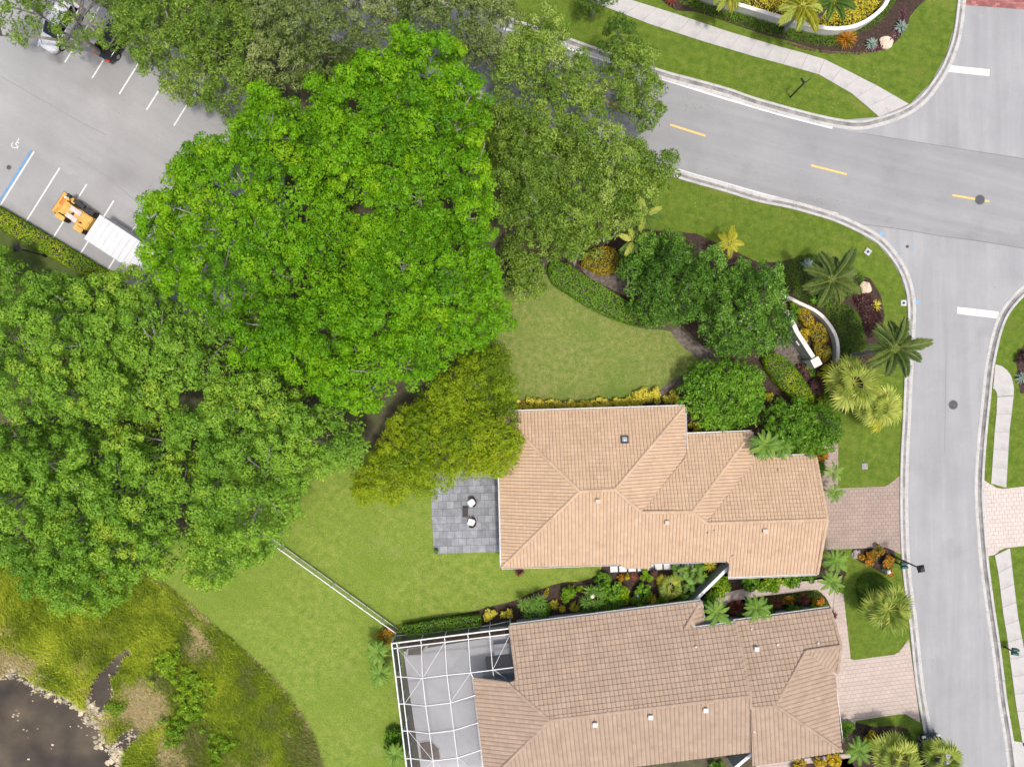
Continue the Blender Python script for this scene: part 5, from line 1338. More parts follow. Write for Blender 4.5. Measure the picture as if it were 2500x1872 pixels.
# --- olive trees by the patio
tree('olive_green_tree', 'dense yellow olive tree overhanging the patio and the peach roof',
     [(855, 1232), (845, 1180), (920, 1090), (945, 1025), (1010, 975), (1080, 905), (1130, 880), (1150, 940), (1200, 990), (1262, 1030), (1282, 1100), (1262, 1150), (1222, 1172), (1150, 1162), (1100, 1190), (1060, 1215), (1000, 1212), (965, 1236), (920, 1222), (890, 1238)], 7.5, L_OLIVE, 7, spacing=0.55, rad=0.45, n=100, Ls=0.155, Ws=0.55, macro=2.3, gap=0.12, tbase=0.52, tamp=0.25, edge=0.6, hole=0.0, lobe=0.9, brn=0.2, padz=0.45, group='olive trees by the patio')
tree('olive_green_tree', 'darker olive tree at the corner of the dry lawn',
     [(1080, 905), (1150, 855), (1200, 832), (1240, 850), (1262, 930), (1258, 1010), (1262, 1035), (1200, 995), (1150, 945), (1130, 885)], 5.8, L_OLIVE, 8, spacing=0.55, rad=0.45, n=100, Ls=0.155, Ws=0.55, macro=2.1, gap=0.12, tbase=0.26, tamp=0.12, edge=0.6, hole=0.0, lobe=0.8, brn=0.2, padz=0.4, group='olive trees by the patio')
# --- oaks along the top
GO = 'grey green oaks along the top'
OK_ = dict(spacing=0.62, rad=0.46, n=105, Ls=0.2, Ws=0.42, macro=1.8, gap=0.3, under=0.95, lobe=1.4, nj=0.6, edge=0.55, tamp=0.2, tpad=0.13, hole=0.01)
tree('oak_tree', 'sparse oak over the white car at the top left', [(-60, -70), (300, -70), (330, 40), (300, 125), (250, 110), (215, 70), (150, 128), (100, 110), (45, 112), (-60, 60)], 8.0, L_OAK, 9, group=GO, **{**OK_, 'gap': 0.7, 'n': 90, 'hole': 0.14, 'under': 0.25})
tree('oak_tree', 'green oak above the parking stalls beside the black car', [(262, 60), (330, -40), (620, -70), (650, 90), (615, 200), (560, 285), (500, 262), (430, 240), (365, 200), (330, 150)], 9.0, L_OAK, 10, group=GO, **OK_)
tree('oak_tree', 'greyish oak at the top centre left with pale bare branches', [(610, -70), (950, -70), (975, 40), (880, 130), (760, 195), (700, 215), (600, 225), (620, 120)], 10.0, L_OAKG, 11, group=GO, **OK_)
tree('oak_tree', 'greyish oak at the top centre above the brightest tree', [(950, -70), (1250, -70), (1275, 20), (1235, 70), (1200, 180), (1130, 115), (1040, 95), (975, 50)], 10.0, L_OAKG, 12, group=GO, **OK_)
GR = 'oaks covering the main road'
tree('oak_tree', 'oak at the far kerb of the road next to the sidewalk start', [(1240, 75), (1330, 15), (1390, 30), (1403, 62), (1378, 112), (1440, 125), (1475, 200), (1480, 285), (1400, 300), (1300, 285), (1205, 255), (1200, 180)], 9.0, L_OAK, 13, group=GR, **OK_)
tree('oak_tree', 'dark rounded oak hanging over the road from the far lawn', [(1452, 118), (1470, 75), (1505, 58), (1560, 82), (1606, 150), (1598, 192), (1637, 212), (1622, 290), (1570, 310), (1500, 265), (1462, 195)], 7.5, L_OAK, 14, group=GR, **{**OK_, 'tbase': 0.36, 'gap': 0.3, 'hole': 0.0})
tree('oak_tree', 'large olive oak between the brightest tree and the road', [(1190, 335), (1205, 255), (1300, 285), (1400, 300), (1480, 285), (1540, 310), (1600, 345), (1645, 380), (1655, 420), (1635, 475), (1600, 520), (1520, 565), (1450, 610), (1400, 640), (1330, 620), (1225, 565), (1202, 430)], 9.5, L_OAK, 15, group=GR, **{**OK_, 'yel': 0.25})
tree('oak_tree', 'low olive oak at the top corner of the dry triangular lawn', [(1195, 610), (1240, 565), (1330, 620), (1340, 690), (1312, 720), (1270, 748), (1225, 700)], 6.5, L_OAK, 16, group=GR, **{**OK_, 'gap': 0.2, 'hole': 0.0, 'yel': 0.2})
tree('oak_tree', 'small dark oak branch end at the top edge by the sidewalk', [(1400, -70), (1500, -70), (1500, 8), (1470, 12), (1420, 0)], 6.0, L_OAK, 17, group=GO, **{**OK_, 'tbase': 0.25})
# --- glossy trees in the corner bed
tree('glossy_tree', 'dark glossy tree between the long hedge and the yellow palm', [(1518, 660), (1535, 590), (1600, 560), (1680, 570), (1740, 610), (1765, 650), (1725, 715), (1690, 790), (1600, 795), (1545, 745)], 6.5, L_GLOSS, 18, spacing=0.6, rad=0.45, n=105, Ls=0.2, Ws=0.48, macro=1.9, gap=0.2, hole=0.02, tbase=0.42, nj=0.8, group='glossy trees in the corner bed')
tree('glossy_tree', 'dark glossy tree in front of the curved entrance wall', [(1735, 660), (1800, 630), (1880, 645), (1950, 690), (1945, 740), (1940, 775), (1935, 805), (1900, 860), (1830, 872), (1750, 872), (1700, 805), (1725, 720)], 6.5, L_GLOSS, 19, spacing=0.6, rad=0.45, n=105, Ls=0.2, Ws=0.48, macro=1.9, gap=0.2, hole=0.025, tbase=0.48, nj=0.8, group='glossy trees in the corner bed')
circ = lambda cx, cy, r, n=16, w=0.06: [(cx+r*(1+w*math.sin(3*k+cx))*math.cos(2*math.pi*k/n), cy+r*(1+w*math.cos(2*k+cy))*math.sin(2*math.pi*k/n)) for k in range(n)]
tree('clipped_tree', 'round clipped green tree against the north eave of the peach roof', [(1660, 985), (1668, 920), (1700, 885), (1770, 878), (1850, 885), (1876, 930), (1868, 990), (1840, 1040), (1780, 1055), (1710, 1040)], 4.6, L_CLIP, 20, spacing=0.5, rad=0.36, n=70, Ls=0.16, Ws=0.6, macro=2.2, gap=0.03, tbase=0.5, hole=0.0, lobe=0.35, padz=0.12, R0=2.6, group='clipped round trees')
tree('clipped_tree', 'round dark clipped tree beside the small lawn and fan palms', [(1872, 1040), (1890, 985), (1950, 970), (2010, 980), (2048, 1015), (2055, 1060), (2030, 1105), (1970, 1115), (1910, 1095)], 4.2, L_CLIP, 21, spacing=0.5, rad=0.36, n=70, Ls=0.16, Ws=0.6, macro=2.0, gap=0.05, tbase=0.42, hole=0.0, lobe=0.45, padz=0.15, R0=2.4, group='clipped round trees')
tree('broad_tree', 'green tree at the left edge beside the parking hedge', [(-60, 590), (10, 605), (48, 640), (52, 670), (30, 700), (-20, 715), (-60, 710)], 6.5, L_MID, 22, tbase=0.45)

rng = np.random.default_rng(5); random.seed(5)
# ------------------------------------------------------------------ hedges, shrubs, groundcover
def hedge(label, px, h, mat, dens=170, Ls=0.14, Ws=0.6, tbase=0.45, tamp=0.25, group=None, name='hedge', cat='hedge', rough=0.12, smooth=4):
    poly = A2(catmull(px, smooth, True) if smooth else px, h*0.9)
    c = poly.mean(0); t = thing(name, label, cat, (c[0], c[1], 0), 0, group)
    n = int(area(poly)*dens)
    g = sample_poly(poly, n); ed = edge_dist(g, poly)
    z = h*(0.55+0.45*np.clip(ed/0.35, 0, 1)**0.5) + vnoise(g, 1.4, 3)*rough + rng.normal(size=n)*0.05
    nr = np.c_[rng.normal(size=(n, 2))*0.55, np.full(n, 0.9)]
    tc = np.clip(tbase+tamp*vnoise(g, 0.8, 7)+rng.normal(size=n)*0.15, 0.02, 0.98)
    V1, Q1, T1 = tuft(np.c_[g, z], nr, Ls*rng.uniform(0.7, 1.3, n), Ls*Ws, tc)
    per = np.r_[poly, poly[:1]]; seg = np.hypot(*np.diff(per, axis=0).T); m = int(seg.sum()*h*dens*0.6)
    s = rng.random(m)*seg.sum(); cs = np.r_[0, np.cumsum(seg)]
    e = np.c_[np.interp(s, cs, per[:, 0]), np.interp(s, cs, per[:, 1])]
    dirc = e-c; dirc /= np.linalg.norm(dirc, axis=1)[:, None]+1e-6
    e -= dirc*rng.uniform(0, 0.12, m)[:, None]
    V2, Q2, T2 = tuft(np.c_[e, rng.uniform(0.08, h*0.85, m)], np.c_[dirc, np.full(m, 0.3)]+rng.normal(size=(m, 3))*0.5, Ls*rng.uniform(0.7, 1.3, m), Ls*Ws, np.clip(tbase+rng.normal(size=m)*0.15, 0.02, 0.98))
    V = np.vstack([V1, V2])-np.array([c[0], c[1], 0])
    link('foliage', npmesh('foliage', V, np.vstack([Q1, Q2+len(V1)]), mat, np.r_[T1, T2]), t)
    core = c+(poly-c)*0.9
    MB().prism(core-c, 0, h*0.62).obj('stems', STEM, t)
    return t
hedge('long clipped yellow green hedge along the parking lot', [(-60, 475), (-60, 530), (0, 562), (90, 610), (180, 660), (230, 690), (275, 690), (262, 664), (180, 614), (90, 560), (0, 508)], 1.3, L_HEDGE, tbase=0.52, tamp=0.35, smooth=0)
hedge('curved clipped green hedge bordering the dry triangular lawn', [(1338, 655), (1350, 690), (1385, 715), (1440, 750), (1500, 778), (1560, 795), (1600, 790), (1560, 755), (1510, 720), (1470, 695), (1420, 665), (1380, 640), (1350, 640)], 1.3, L_CLIP, tbase=0.58, tamp=0.2)
hedge('leaf shaped clipped yellow green hedge near the entrance wall', [(1872, 868), (1895, 862), (1930, 880), (1965, 925), (1990, 968), (1985, 985), (1955, 985), (1915, 950), (1885, 915), (1868, 885)], 1.3, L_HEDGE, tbase=0.55, tamp=0.4)
hedge('low green hedge along the north side of the screen enclosure', [(978, 1530), (1080, 1512), (1172, 1505), (1176, 1530), (1080, 1548), (990, 1562)], 1.2, L_CLIP, tbase=0.5, smooth=0)
hedge('yellow orange croton hedge beside the sandy path under the oak', [(1420, 640), (1440, 610), (1490, 600), (1515, 625), (1505, 660), (1470, 668), (1440, 655)], 1.4, L_CROT, tbase=0.55, tamp=0.3, group='croton hedges')
for lab, px in (('yellow croton clump nearest the top of the curved garden wall', [(1950, 752), (1975, 755), (1990, 780), (1985, 800), (1962, 790)]), ('yellow croton clump halfway along the curved garden wall', [(1975, 800), (2000, 785), (2025, 815), (2018, 838), (1990, 832)]), ('yellow croton clump at the foot of the curved garden wall', [(1990, 838), (2020, 840), (2034, 865), (2015, 885), (1998, 870)])):
    hedge(lab, px, 0.9, L_CROT, tbase=0.48, tamp=0.3, group='croton hedges', name='croton_shrub', cat='shrub')

def gcover(name, label, px, h, mat, dens=120, Ls=0.2, Ws=0.35, tbase=0.45, tamp=0.25, smooth=4, upright=0.6, cat='groundcover', ns=0.8):
    poly = A2(catmull(px, smooth, True) if smooth else px, h*0.7)
    n = int(area(poly)*dens); g = sample_poly(poly, n); ed = edge_dist(g, poly)
    z = h*np.clip(ed/0.3, 0.25, 1)*rng.uniform(0.55, 1.05, n)
    nr = np.c_[rng.normal(size=(n, 2))*upright, np.full(n, 0.7)]
    tc = np.clip(tbase+tamp*vnoise(g, ns, 11)+rng.normal(size=n)*0.16, 0.02, 0.98)
    V, Q, T = tuft(np.c_[g, z], nr, Ls*rng.uniform(0.6, 1.4, n), Ls*Ws, tc)
    o = link(name, npmesh(name, V, Q, mat, T)); tag(o, label, cat, kind='stuff'); return o
gcover('yellow_groundcover', 'bright yellow groundcover inside the cream curved planter wall', [(1700, -60), (1770, -8), (1820, 5), (1900, 30), (1960, 48), (2010, 58), (2045, 61), (2083, 56), (2114, 42), (2140, 22), (2158, 0), (2172, -60)], 0.75, L_YEL, 190, 0.16, 0.6, 0.5, 0.25)
gcover('dark_groundcover', 'dark green groundcover band outside the cream planter wall', [(1655, -40), (1662, 5), (1700, 22), (1753, 42), (1800, 58), (1855, 75), (1923, 92), (1990, 108), (2040, 112), (2060, 100), (2090, 84), (2130, 66), (2165, 40), (2190, 0), (2200, -40), (2180, -40), (2168, 5), (2148, 32), (2120, 52), (2086, 70), (2045, 77), (2008, 74), (1957, 64), (1889, 45), (1814, 22), (1767, 10), (1700, -20)], 0.3, L_DKGRASS, 240, 0.22, 0.22, 0.6, 0.25, smooth=0)
gcover('dark_groundcover', 'dark green groundcover between the garden wall and the maroon bed', [(2010, 745), (2040, 740), (2075, 745), (2100, 770), (2112, 810), (2115, 850), (2090, 875), (2055, 880), (2056, 845), (2045, 805), (2022, 772)], 0.3, L_DKGRASS, 240, 0.22, 0.22, 0.55, 0.2)
gcover('dark_groundcover', 'dark green groundcover beneath the palm at the corner bed', [(1905, 660), (1950, 625), (2000, 620), (2060, 640), (2110, 670), (2100, 710), (2040, 740), (1990, 745), (1940, 720)], 0.3, L_DKGRASS, 200, 0.22, 0.22, 0.5, 0.2)
gcover('maroon_groundcover', 'maroon leafy groundcover beside the street corner lawn', [(2085, 725), (2120, 715), (2140, 735), (2155, 770), (2155, 800), (2125, 825), (2112, 800), (2100, 760)], 0.45, L_MAROON, 150, 0.22, 0.5, 0.5, 0.25)
gcover('dark_groundcover', 'dark round groundcover ring around the fan palm by the kerb', [(2092, 1440), (2098, 1412), (2120, 1398), (2150, 1402), (2185, 1430), (2200, 1470), (2190, 1510), (2150, 1525), (2110, 1500)], 0.4, L_DKGRASS, 220, 0.22, 0.22, 0.35, 0.15)
gcover('dark_groundcover', 'dark green clipped groundcover strip along the pink garden path', [(1850, 1470), (1880, 1462), (1930, 1452), (1985, 1442), (2012, 1455), (2030, 1490), (2034, 1520), (2018, 1515), (2005, 1490), (1985, 1470), (1930, 1472), (1880, 1482)], 0.4, L_DKGRASS, 240, 0.2, 0.22, 0.6, 0.2)
gcover('dark_groundcover', 'dark grassy groundcover in the mulch at the bottom right', [(2160, 1800), (2190, 1788), (2225, 1792), (2238, 1830), (2200, 1830)], 0.35, L_DKGRASS, 220, 0.22, 0.22, 0.5, 0.2)
gcover('purple_groundcover', 'small purple red edging plants along the top mulch bed', [(1905, 98), (1960, 112), (2010, 122), (2050, 126), (2100, 125), (2140, 112), (2170, 90), (2195, 55), (2205, 10), (2215, 10), (2212, 60), (2195, 88), (2160, 122), (2100, 132), (2020, 130), (1950, 116)], 0.25, leafmat('leaf_purple', [(0.05, 0.02, 0.03), (0.13, 0.05, 0.07), (0.24, 0.10, 0.12), (0.36, 0.25, 0.30)], 0.15), 130, 0.17, 0.6, 0.5, 0.3, smooth=0)

def shrub(label, px, r, h, mat, n=None, Ls=0.16, Ws=0.6, tbase=0.5, group=None, name='shrub', cat='shrub', ratio=1.0, tj=0.28, loose=False):
    """px radius r in photo pixels"""
    p = P(px[0], px[1], h*0.7); rm = r/PXM*0.95
    t = thing(name, label, cat, (p.x, p.y, 0), random.uniform(0, 6), group)
    k = max(6, int(12*rm*rm)+5)
    a = rng.uniform(0, 2*np.pi, k); rr = np.sqrt(rng.random(k))*rm*0.85
    C = np.c_[rr*np.cos(a), rr*np.sin(a)*ratio, h*0.75-(rr/rm)**2*h*0.35+rng.normal(size=k)*0.1]
    if loose:
        k = int(k*1.6); xy = rng.normal(size=(k, 2))*rm*0.55; C = np.c_[xy, h*rng.uniform(0.3, 0.8, k)]
    n = n or int(42+42*rm)
    V, Q, T = leaf_ball(C, np.full(k, 0.3 if loose else 0.14+0.20*rm*rng.uniform(0.7, 1.4)), n//2 if loose else n, 0.75, Ls, Ws, np.clip(tbase+rng.normal(size=k)*0.1, 0, 1), 0.6, tj=tj)
    link('foliage', npmesh('foliage', V, Q, mat, T), t)
    mb = MB()
    for c in C: mb.tube([(0, 0, 0), (c[0]*0.5, c[1]*0.5, c[2]*0.5), tuple(c)], [0.03, 0.02, 0.01], 4, False)
    mb.obj('stems', STEM, t)
    return t
GY = 'yellow shrubs in a row under the north eave of the peach roof'
row = [(1248, 995), (1268, 990), (1290, 988), (1308, 986), (1330, 988), (1352, 989), (1374, 988), (1396, 988), (1418, 987), (1440, 987), (1462, 986), (1482, 986), (1504, 985), (1526, 983), (1552, 974), (1575, 966), (1598, 966), (1640, 970)]
yl = ['leftmost yellow shrub under the north eave at the olive tree'] + [f'{w} yellow shrub from the olive tree in the row under the north eave' for w in orw[1:16]] + ['yellow shrub second from the right end of the row under the north eave', 'rightmost yellow shrub of the row under the north eave by the clipped tree']
for i, q in enumerate(row): shrub(yl[i], q, 15 if i < 14 else 19, 0.75, L_YEL, Ls=0.15, tbase=0.62, group=GY, name='yellow_shrub')
shrub('yellow shrub in the dark gap between eave and clipped tree', (1697, 1048), 18, 0.6, L_YEL, Ls=0.14, tbase=0.5, name='yellow_shrub')
shrub('yellow shrub at the hedge end nearest the screen enclosure', (1196, 1503), 17, 0.8, L_YEL, Ls=0.15, tbase=0.68, name='yellow_shrub')
shrub('yellow shrub between the enclosure hedge and the spiky yuccas', (1236, 1499), 17, 0.8, L_YEL, Ls=0.15, tbase=0.55, name='yellow_shrub')
for lab, px, r, h, m, tb in (
    ('green feathery shrub in the mulch between the two yucca clumps', (1383, 1452), 23, 1.0, L_LIME, 0.2),
    ('large dark green shrub left of the white garden statue', (1492, 1462), 34, 1.3, L_CLIP, 0.55),
    ('bright green shrub touching the left of the white garden statue', (1530, 1448), 24, 1.2, L_HEDGE, 0.5),
    ('round green shrub on the right of the white garden statue', (1572, 1446), 21, 1.0, L_CLIP, 0.5),
    ('narrow light green shrub beside the middle stepping stones', (1579, 1405), 16, 0.9, L_LIME, 0.3),
    ('reddish small shrub between stepping stones and the striped fan palm', (1597, 1400), 14, 0.7, L_MAROON, 0.7),
    ('dark green shrub at the edge of the mulch by the yuccas', (1472, 1418), 20, 0.8, L_CLIP, 0.4),
    ('green leafy shrub at the foot of the diagonal board fence', (1752, 1432), 30, 1.1, L_HEDGE, 0.45),
    ('small green leafy shrub by the corner of the diagonal fence', (1732, 1462), 18, 0.9, L_CLIP, 0.5),
    ('bright green shrub leaning over the pink garden path', (1880, 1422), 32, 1.2, L_LIME, 0.25),
    ('dark green shrub under the south eave left of the bright shrub', (1832, 1424), 24, 0.9, L_CLIP, 0.45),
    ('low green shrub under the south eave near the garage', (1935, 1410), 24, 0.7, L_CLIP, 0.5),
    ('low green shrub at the garage corner of the peach house', (1978, 1404), 18, 0.7, L_CLIP, 0.55),
    ('glossy green shrub in the bed north of the brown roof', (1940, 1496), 26, 0.8, L_CLIP, 0.45),
    ('glossy green shrub at the corner of the brown roof bed', (1995, 1490), 22, 0.8, L_CLIP, 0.5),
    ('round green bush beside the pink driveway at the bottom', (2066, 1780), 22, 0.9, L_CLIP, 0.6),
    ('dark green bush against the enclosure wall at the bottom', (968, 1812), 32, 1.2, L_CLIP, 0.25),
    ('orange flowering shrub at the rock by the taupe driveway', (2118, 1364), 20, 0.7, L_ORNG, 0.62),
    ('yellow orange flowering shrub at the driveway edge', (2140, 1350), 20, 0.7, L_ORNG, 0.45),
    ('orange flowering shrub nearest the twin mailbox', (2166, 1374), 19, 0.7, L_ORNG, 0.6),
    ('small orange flowering shrub beside the mint pedestal', (2174, 1400), 11, 0.5, L_ORNG, 0.75),
    ('orange croton shrub at the end of the white picket fence', (945, 1552), 22, 0.9, L_ORNG, 0.42),
    ('orange croton in the dark groundcover by the pink path', (1925, 1468), 14, 0.6, L_ORNG, 0.55),
    ('orange croton at the tip of the dark groundcover strip', (1998, 1468), 14, 0.6, L_ORNG, 0.65),
    ('yellow flowering shrub left in the mulch below the brown roof', (1952, 1868), 18, 0.6, L_CROT, 0.7),
    ('yellow flowering shrub middle in the mulch below the brown roof', (2000, 1864), 18, 0.6, L_CROT, 0.7),
    ('yellow flowering shrub right in the mulch below the brown roof', (2040, 1858), 20, 0.6, L_CROT, 0.75),
    ('yellow speckled shrub in the black mulch at the bottom right', (2135, 1800), 22, 0.7, L_CROT, 0.4),
    ('orange leafy shrub at the corner of the peach garage', (2010, 1112), 16, 0.8, L_ORNG, 0.4),
    ('dark green shrub by the garage corner under the small palms', (2003, 1140), 18, 0.8, L_CLIP, 0.4),
    ('tiny red plant on the mulch under the stepping stones', (1549, 1408), 7, 0.35, L_RED, 0.9),
    ('tiny yellow plant on the mulch under the stepping stones', (1532, 1408), 6, 0.3, L_CROT, 0.7),
    ('tiny orange plant on the mulch under the stepping stones', (1516, 1409), 6, 0.3, L_ORNG, 0.6),
    ('tiny yellowish plant on the mulch right of the first yuccas', (1335, 1445), 8, 0.3, L_CROT, 0.5),
    ('tiny green plant on the mulch above the feathery shrub', (1416, 1436), 8, 0.3, L_HEDGE, 0.5),
    ('bushy dark plant at the south wall board fence', (1750, 1874), 18, 0.7, L_CLIP, 0.3),
    ('dark maroon shrub at the end of the entrance wall pillar', (1962, 905), 18, 0.8, L_MAROON, 0.75),
    ('dark maroon shrub between leaf shaped hedge and fan palm', (1997, 945), 20, 0.8, L_MAROON, 0.6),
    ('bronze shrub below the maroon shrubs by the fan palm', (2000, 985), 18, 0.7, L_CROT, 0.2),
    ('yellow green small shrub between hedge tips by the clipped trees', (1880, 968), 12, 0.6, L_YEL, 0.4),
    ('green shrub hiding the gutter right of the first yuccas', (1330, 1490), 20, 0.9, L_CLIP, 0.5),
    ('dark green shrub below the second yucca clump', (1440, 1484), 20, 0.9, L_CLIP, 0.4),
    ('fresh green shrub between the two large shrubs by the gutter', (1490, 1482), 20, 0.9, L_HEDGE, 0.45),
    ('green shrub below the salmon bird ornament', (1500, 1440), 22, 1.0, L_CLIP, 0.6),
    ('green shrub at the gutter below the white statue', (1556, 1474), 18, 0.9, L_CLIP, 0.55),
    ('green shrub below the yellow striped fan palm at the gutter', (1622, 1466), 18, 0.8, L_HEDGE, 0.35),
    ('green shrub at the gutter near the diagonal fence foot', (1662, 1462), 18, 0.8, L_CLIP, 0.55),
    ('lime shrub between the fan palms and the stepping stones', (1716, 1398), 16, 0.9, L_LIME, 0.3),
    ('green shrub behind the sign wall pillar', (1975, 905), 16, 0.9, L_CLIP, 0.5),
    ('bronze croton shrub right of the sign wall pillar', (2018, 905), 18, 0.8, L_CROT, 0.45),
    ('green shrub between maroon shrub and large fan palm', (2025, 965), 18, 0.8, L_CLIP, 0.45),
    ('green shrub at the back of the croton bed by the wall top', (1940, 748), 18, 0.9, L_HEDGE, 0.4),
    ('yellow croton filling the gap between wall and sign pillar', (1968, 818), 16, 0.9, L_CROT, 0.65),
    ('green shrub under the corner foxtail palm beside the wall', (2003, 728), 20, 0.7, L_CLIP, 0.5),
    ('green shrub in the bed under the brown gutter by the red cordyline', (1880, 1500), 20, 0.8, L_CLIP, 0.5),
    ('green shrub right of the notch palm by the brown gutter', (1818, 1506), 18, 0.8, L_CLIP, 0.4),
    ('dark shrub at the right edge of the picture', (2500, 870), 16, 0.7, L_MAROON, 0.4)):
    shrub(lab, px, r, h, m, tbase=tb, Ls=0.13 if r < 10 else 0.19)
def rosette(label, px, r, h, n, mat, w=0.1, name='agave', cat='plant', up=0.5, droop=0.35, tbase=0.5, group=None, z0=0.0, parent=None, tj=0.15):
    p = P(px[0], px[1], h*0.6+z0); L = r/PXM
    V = []; Q = []; T = []
    for k in range(n):
        az = 2*math.pi*(k*0.381966)+random.uniform(-.2, .2); f = k/n
        el = up*(1.25-f*0.0)*random.uniform(0.5, 1.2)*(0.35+1.5*(1-f))
        d = Vector((math.cos(az), math.sin(az), 0)); s = Vector((-math.sin(az), math.cos(az), 0))
        ln = L*random.uniform(0.8, 1.1)
        b = len(V); tv = min(0.98, max(0.02, tbase+random.gauss(0, tj)))
        for u, ww in ((0.05, 0.5), (0.35, 1.0), (0.7, 0.75), (1.0, 0.06)):
            c = d*(ln*u*math.cos(el*(1-0.3*u)))+Vector((0, 0, 0.06+ln*(u*math.sin(el)-droop*u*u)+h*0.25))
            V += [c-s*(w*ww/2), c+s*(w*ww/2)]; T += [tv, tv]
        Q += [(b+2*j, b+2*j+1, b+2*j+3, b+2*j+2) for j in range(3)]
    V = np.array([tuple(v) for v in V]); V[:, 2] = np.maximum(V[:, 2], 0.02)
    if parent is None:
        t = thing(name, label, cat, (p.x, p.y, z0), 0, group); link('leaves', npmesh('leaves', V, Q, mat, T), t)
        MB().lathe([(max(0.05, w*0.6), 0), (max(0.04, w*0.5), h*0.25+0.12)], 8).obj('stem', STEM, t)
        return t
    o = link('rosette', npmesh('rosette', V, Q, mat, T), parent); o.location = p-Vector(parent.location)-Vector((0, 0, h*0.6)); return o
rosette('grey green agave at the rounded end of the top mulch bed', (2200, 66), 19, 0.5, 46, L_AGAVE, 0.09, up=0.6)
rosette('grey green agave between boulder and orange bromeliads at the top', (2128, 107), 18, 0.5, 46, L_AGAVE, 0.09, up=0.6)
rosette('grey green agave under the palm at the corner lawn', (1972, 646), 20, 0.5, 46, L_AGAVE, 0.09, up=0.6)
rosette('grey green agave cut by the right edge of the picture', (2497, 922), 20, 0.5, 46, L_AGAVE, 0.09, up=0.6)
rosette('yellow green strappy plant in the maroon groundcover', (2139, 746), 18, 0.6, 22, L_YEL, 0.08, name='strap_plant', tbase=0.45, up=0.6)
for lab, px, r, m, tb in (('large orange bronze bromeliad clump at the curve of the planter wall', (2066, 95), 30, L_ORNG, 0.6), ('small red orange bromeliad at the top edge', (1640, -2), 20, L_RED, 0.95),
                          ('dark red cordyline by the pink path next to the feather palm', (1796, 1484), 26, L_RED, 0.55), ('dark red cordyline in the middle of the dark groundcover strip', (1962, 1463), 19, L_RED, 0.6), ('red cordyline right of the second feather palm', (1896, 1472), 18, L_RED, 0.6),
                          ('dark red plant at the south west corner of the peach roof', (1268, 1394), 16, L_RED, 0.35), ('dark red cordyline at the corner of the brown roof', (2036, 1502), 12, L_RED, 0.45), ('small red bromeliad among the yellow shrubs under the eave', (1284, 992), 7, L_RED, 0.8)):
    rosette(lab, px, r*1.08, 0.7, 190 if r > 22 else 90, m, 0.055, name='bromeliad', up=1.0, tbase=tb, tj=0.32)
for lab, cps, rr in (('spiky green yucca clump nearest the yellow enclosure shrubs', [(310, 490), (395, 478), (480, 462), (368, 600), (490, 568), (430, 540)], 21), ('spiky green yucca clump with a white bloom between shrubs', [(968, 372), (1045, 375), (928, 482), (1030, 492), (928, 555)], 22)):
    pts = [(1200+x*0.2486, 1350+y*0.2486) for x, y in cps]; c = cen(pts); b = P(c[0], c[1])
    t = thing('yucca', lab, 'yucca', b, 0, 'spiky yucca clumps')
    for q in pts:
        z = random.uniform(0.7, 1.3)
        rosette(None, q, rr, 0.3, 40, L_YUCCA, 0.07, parent=t, up=0.75, droop=0.25, z0=z)
        e = P(q[0], q[1], z)-b
        MB().tube([(e.x*0.2, e.y*0.2, 0), (e.x, e.y, z+0.12)], [0.05, 0.04], 6).obj('stem', STEM, t)
    if 'bloom' in lab:
        e = P(1446, 1454, 1.4)-b; MB().lathe([(0.02, -0.8), (0.14, 0), (0.2, 0.12), (0.12, 0.26), (0.0, 0.3)], 10, tuple(e)).obj('bloom', plain('bloom_cream', (0.75, 0.72, 0.5), 0.8), t)
for lab, px, r in (('yellow spiky croton left of the feathery green shrub', (1352, 1476), 16), ('yellow spiky croton right under the feathery green shrub', (1403, 1482), 17), ('small yellow spiky croton between yucca and feathery shrub', (1373, 1486), 12),
                   ('yellow spiky croton below the bright green shrub', (1526, 1466), 16), ('yellow spiky croton below the round shrub and statue', (1592, 1462), 20), ('yellow green spiky plant at the head of the diagonal fence', (1734, 1380), 20)):
    rosette(lab, px, r, 0.6, 44, L_YEL, 0.09, name='croton', up=0.8, tbase=0.42, tj=0.22)

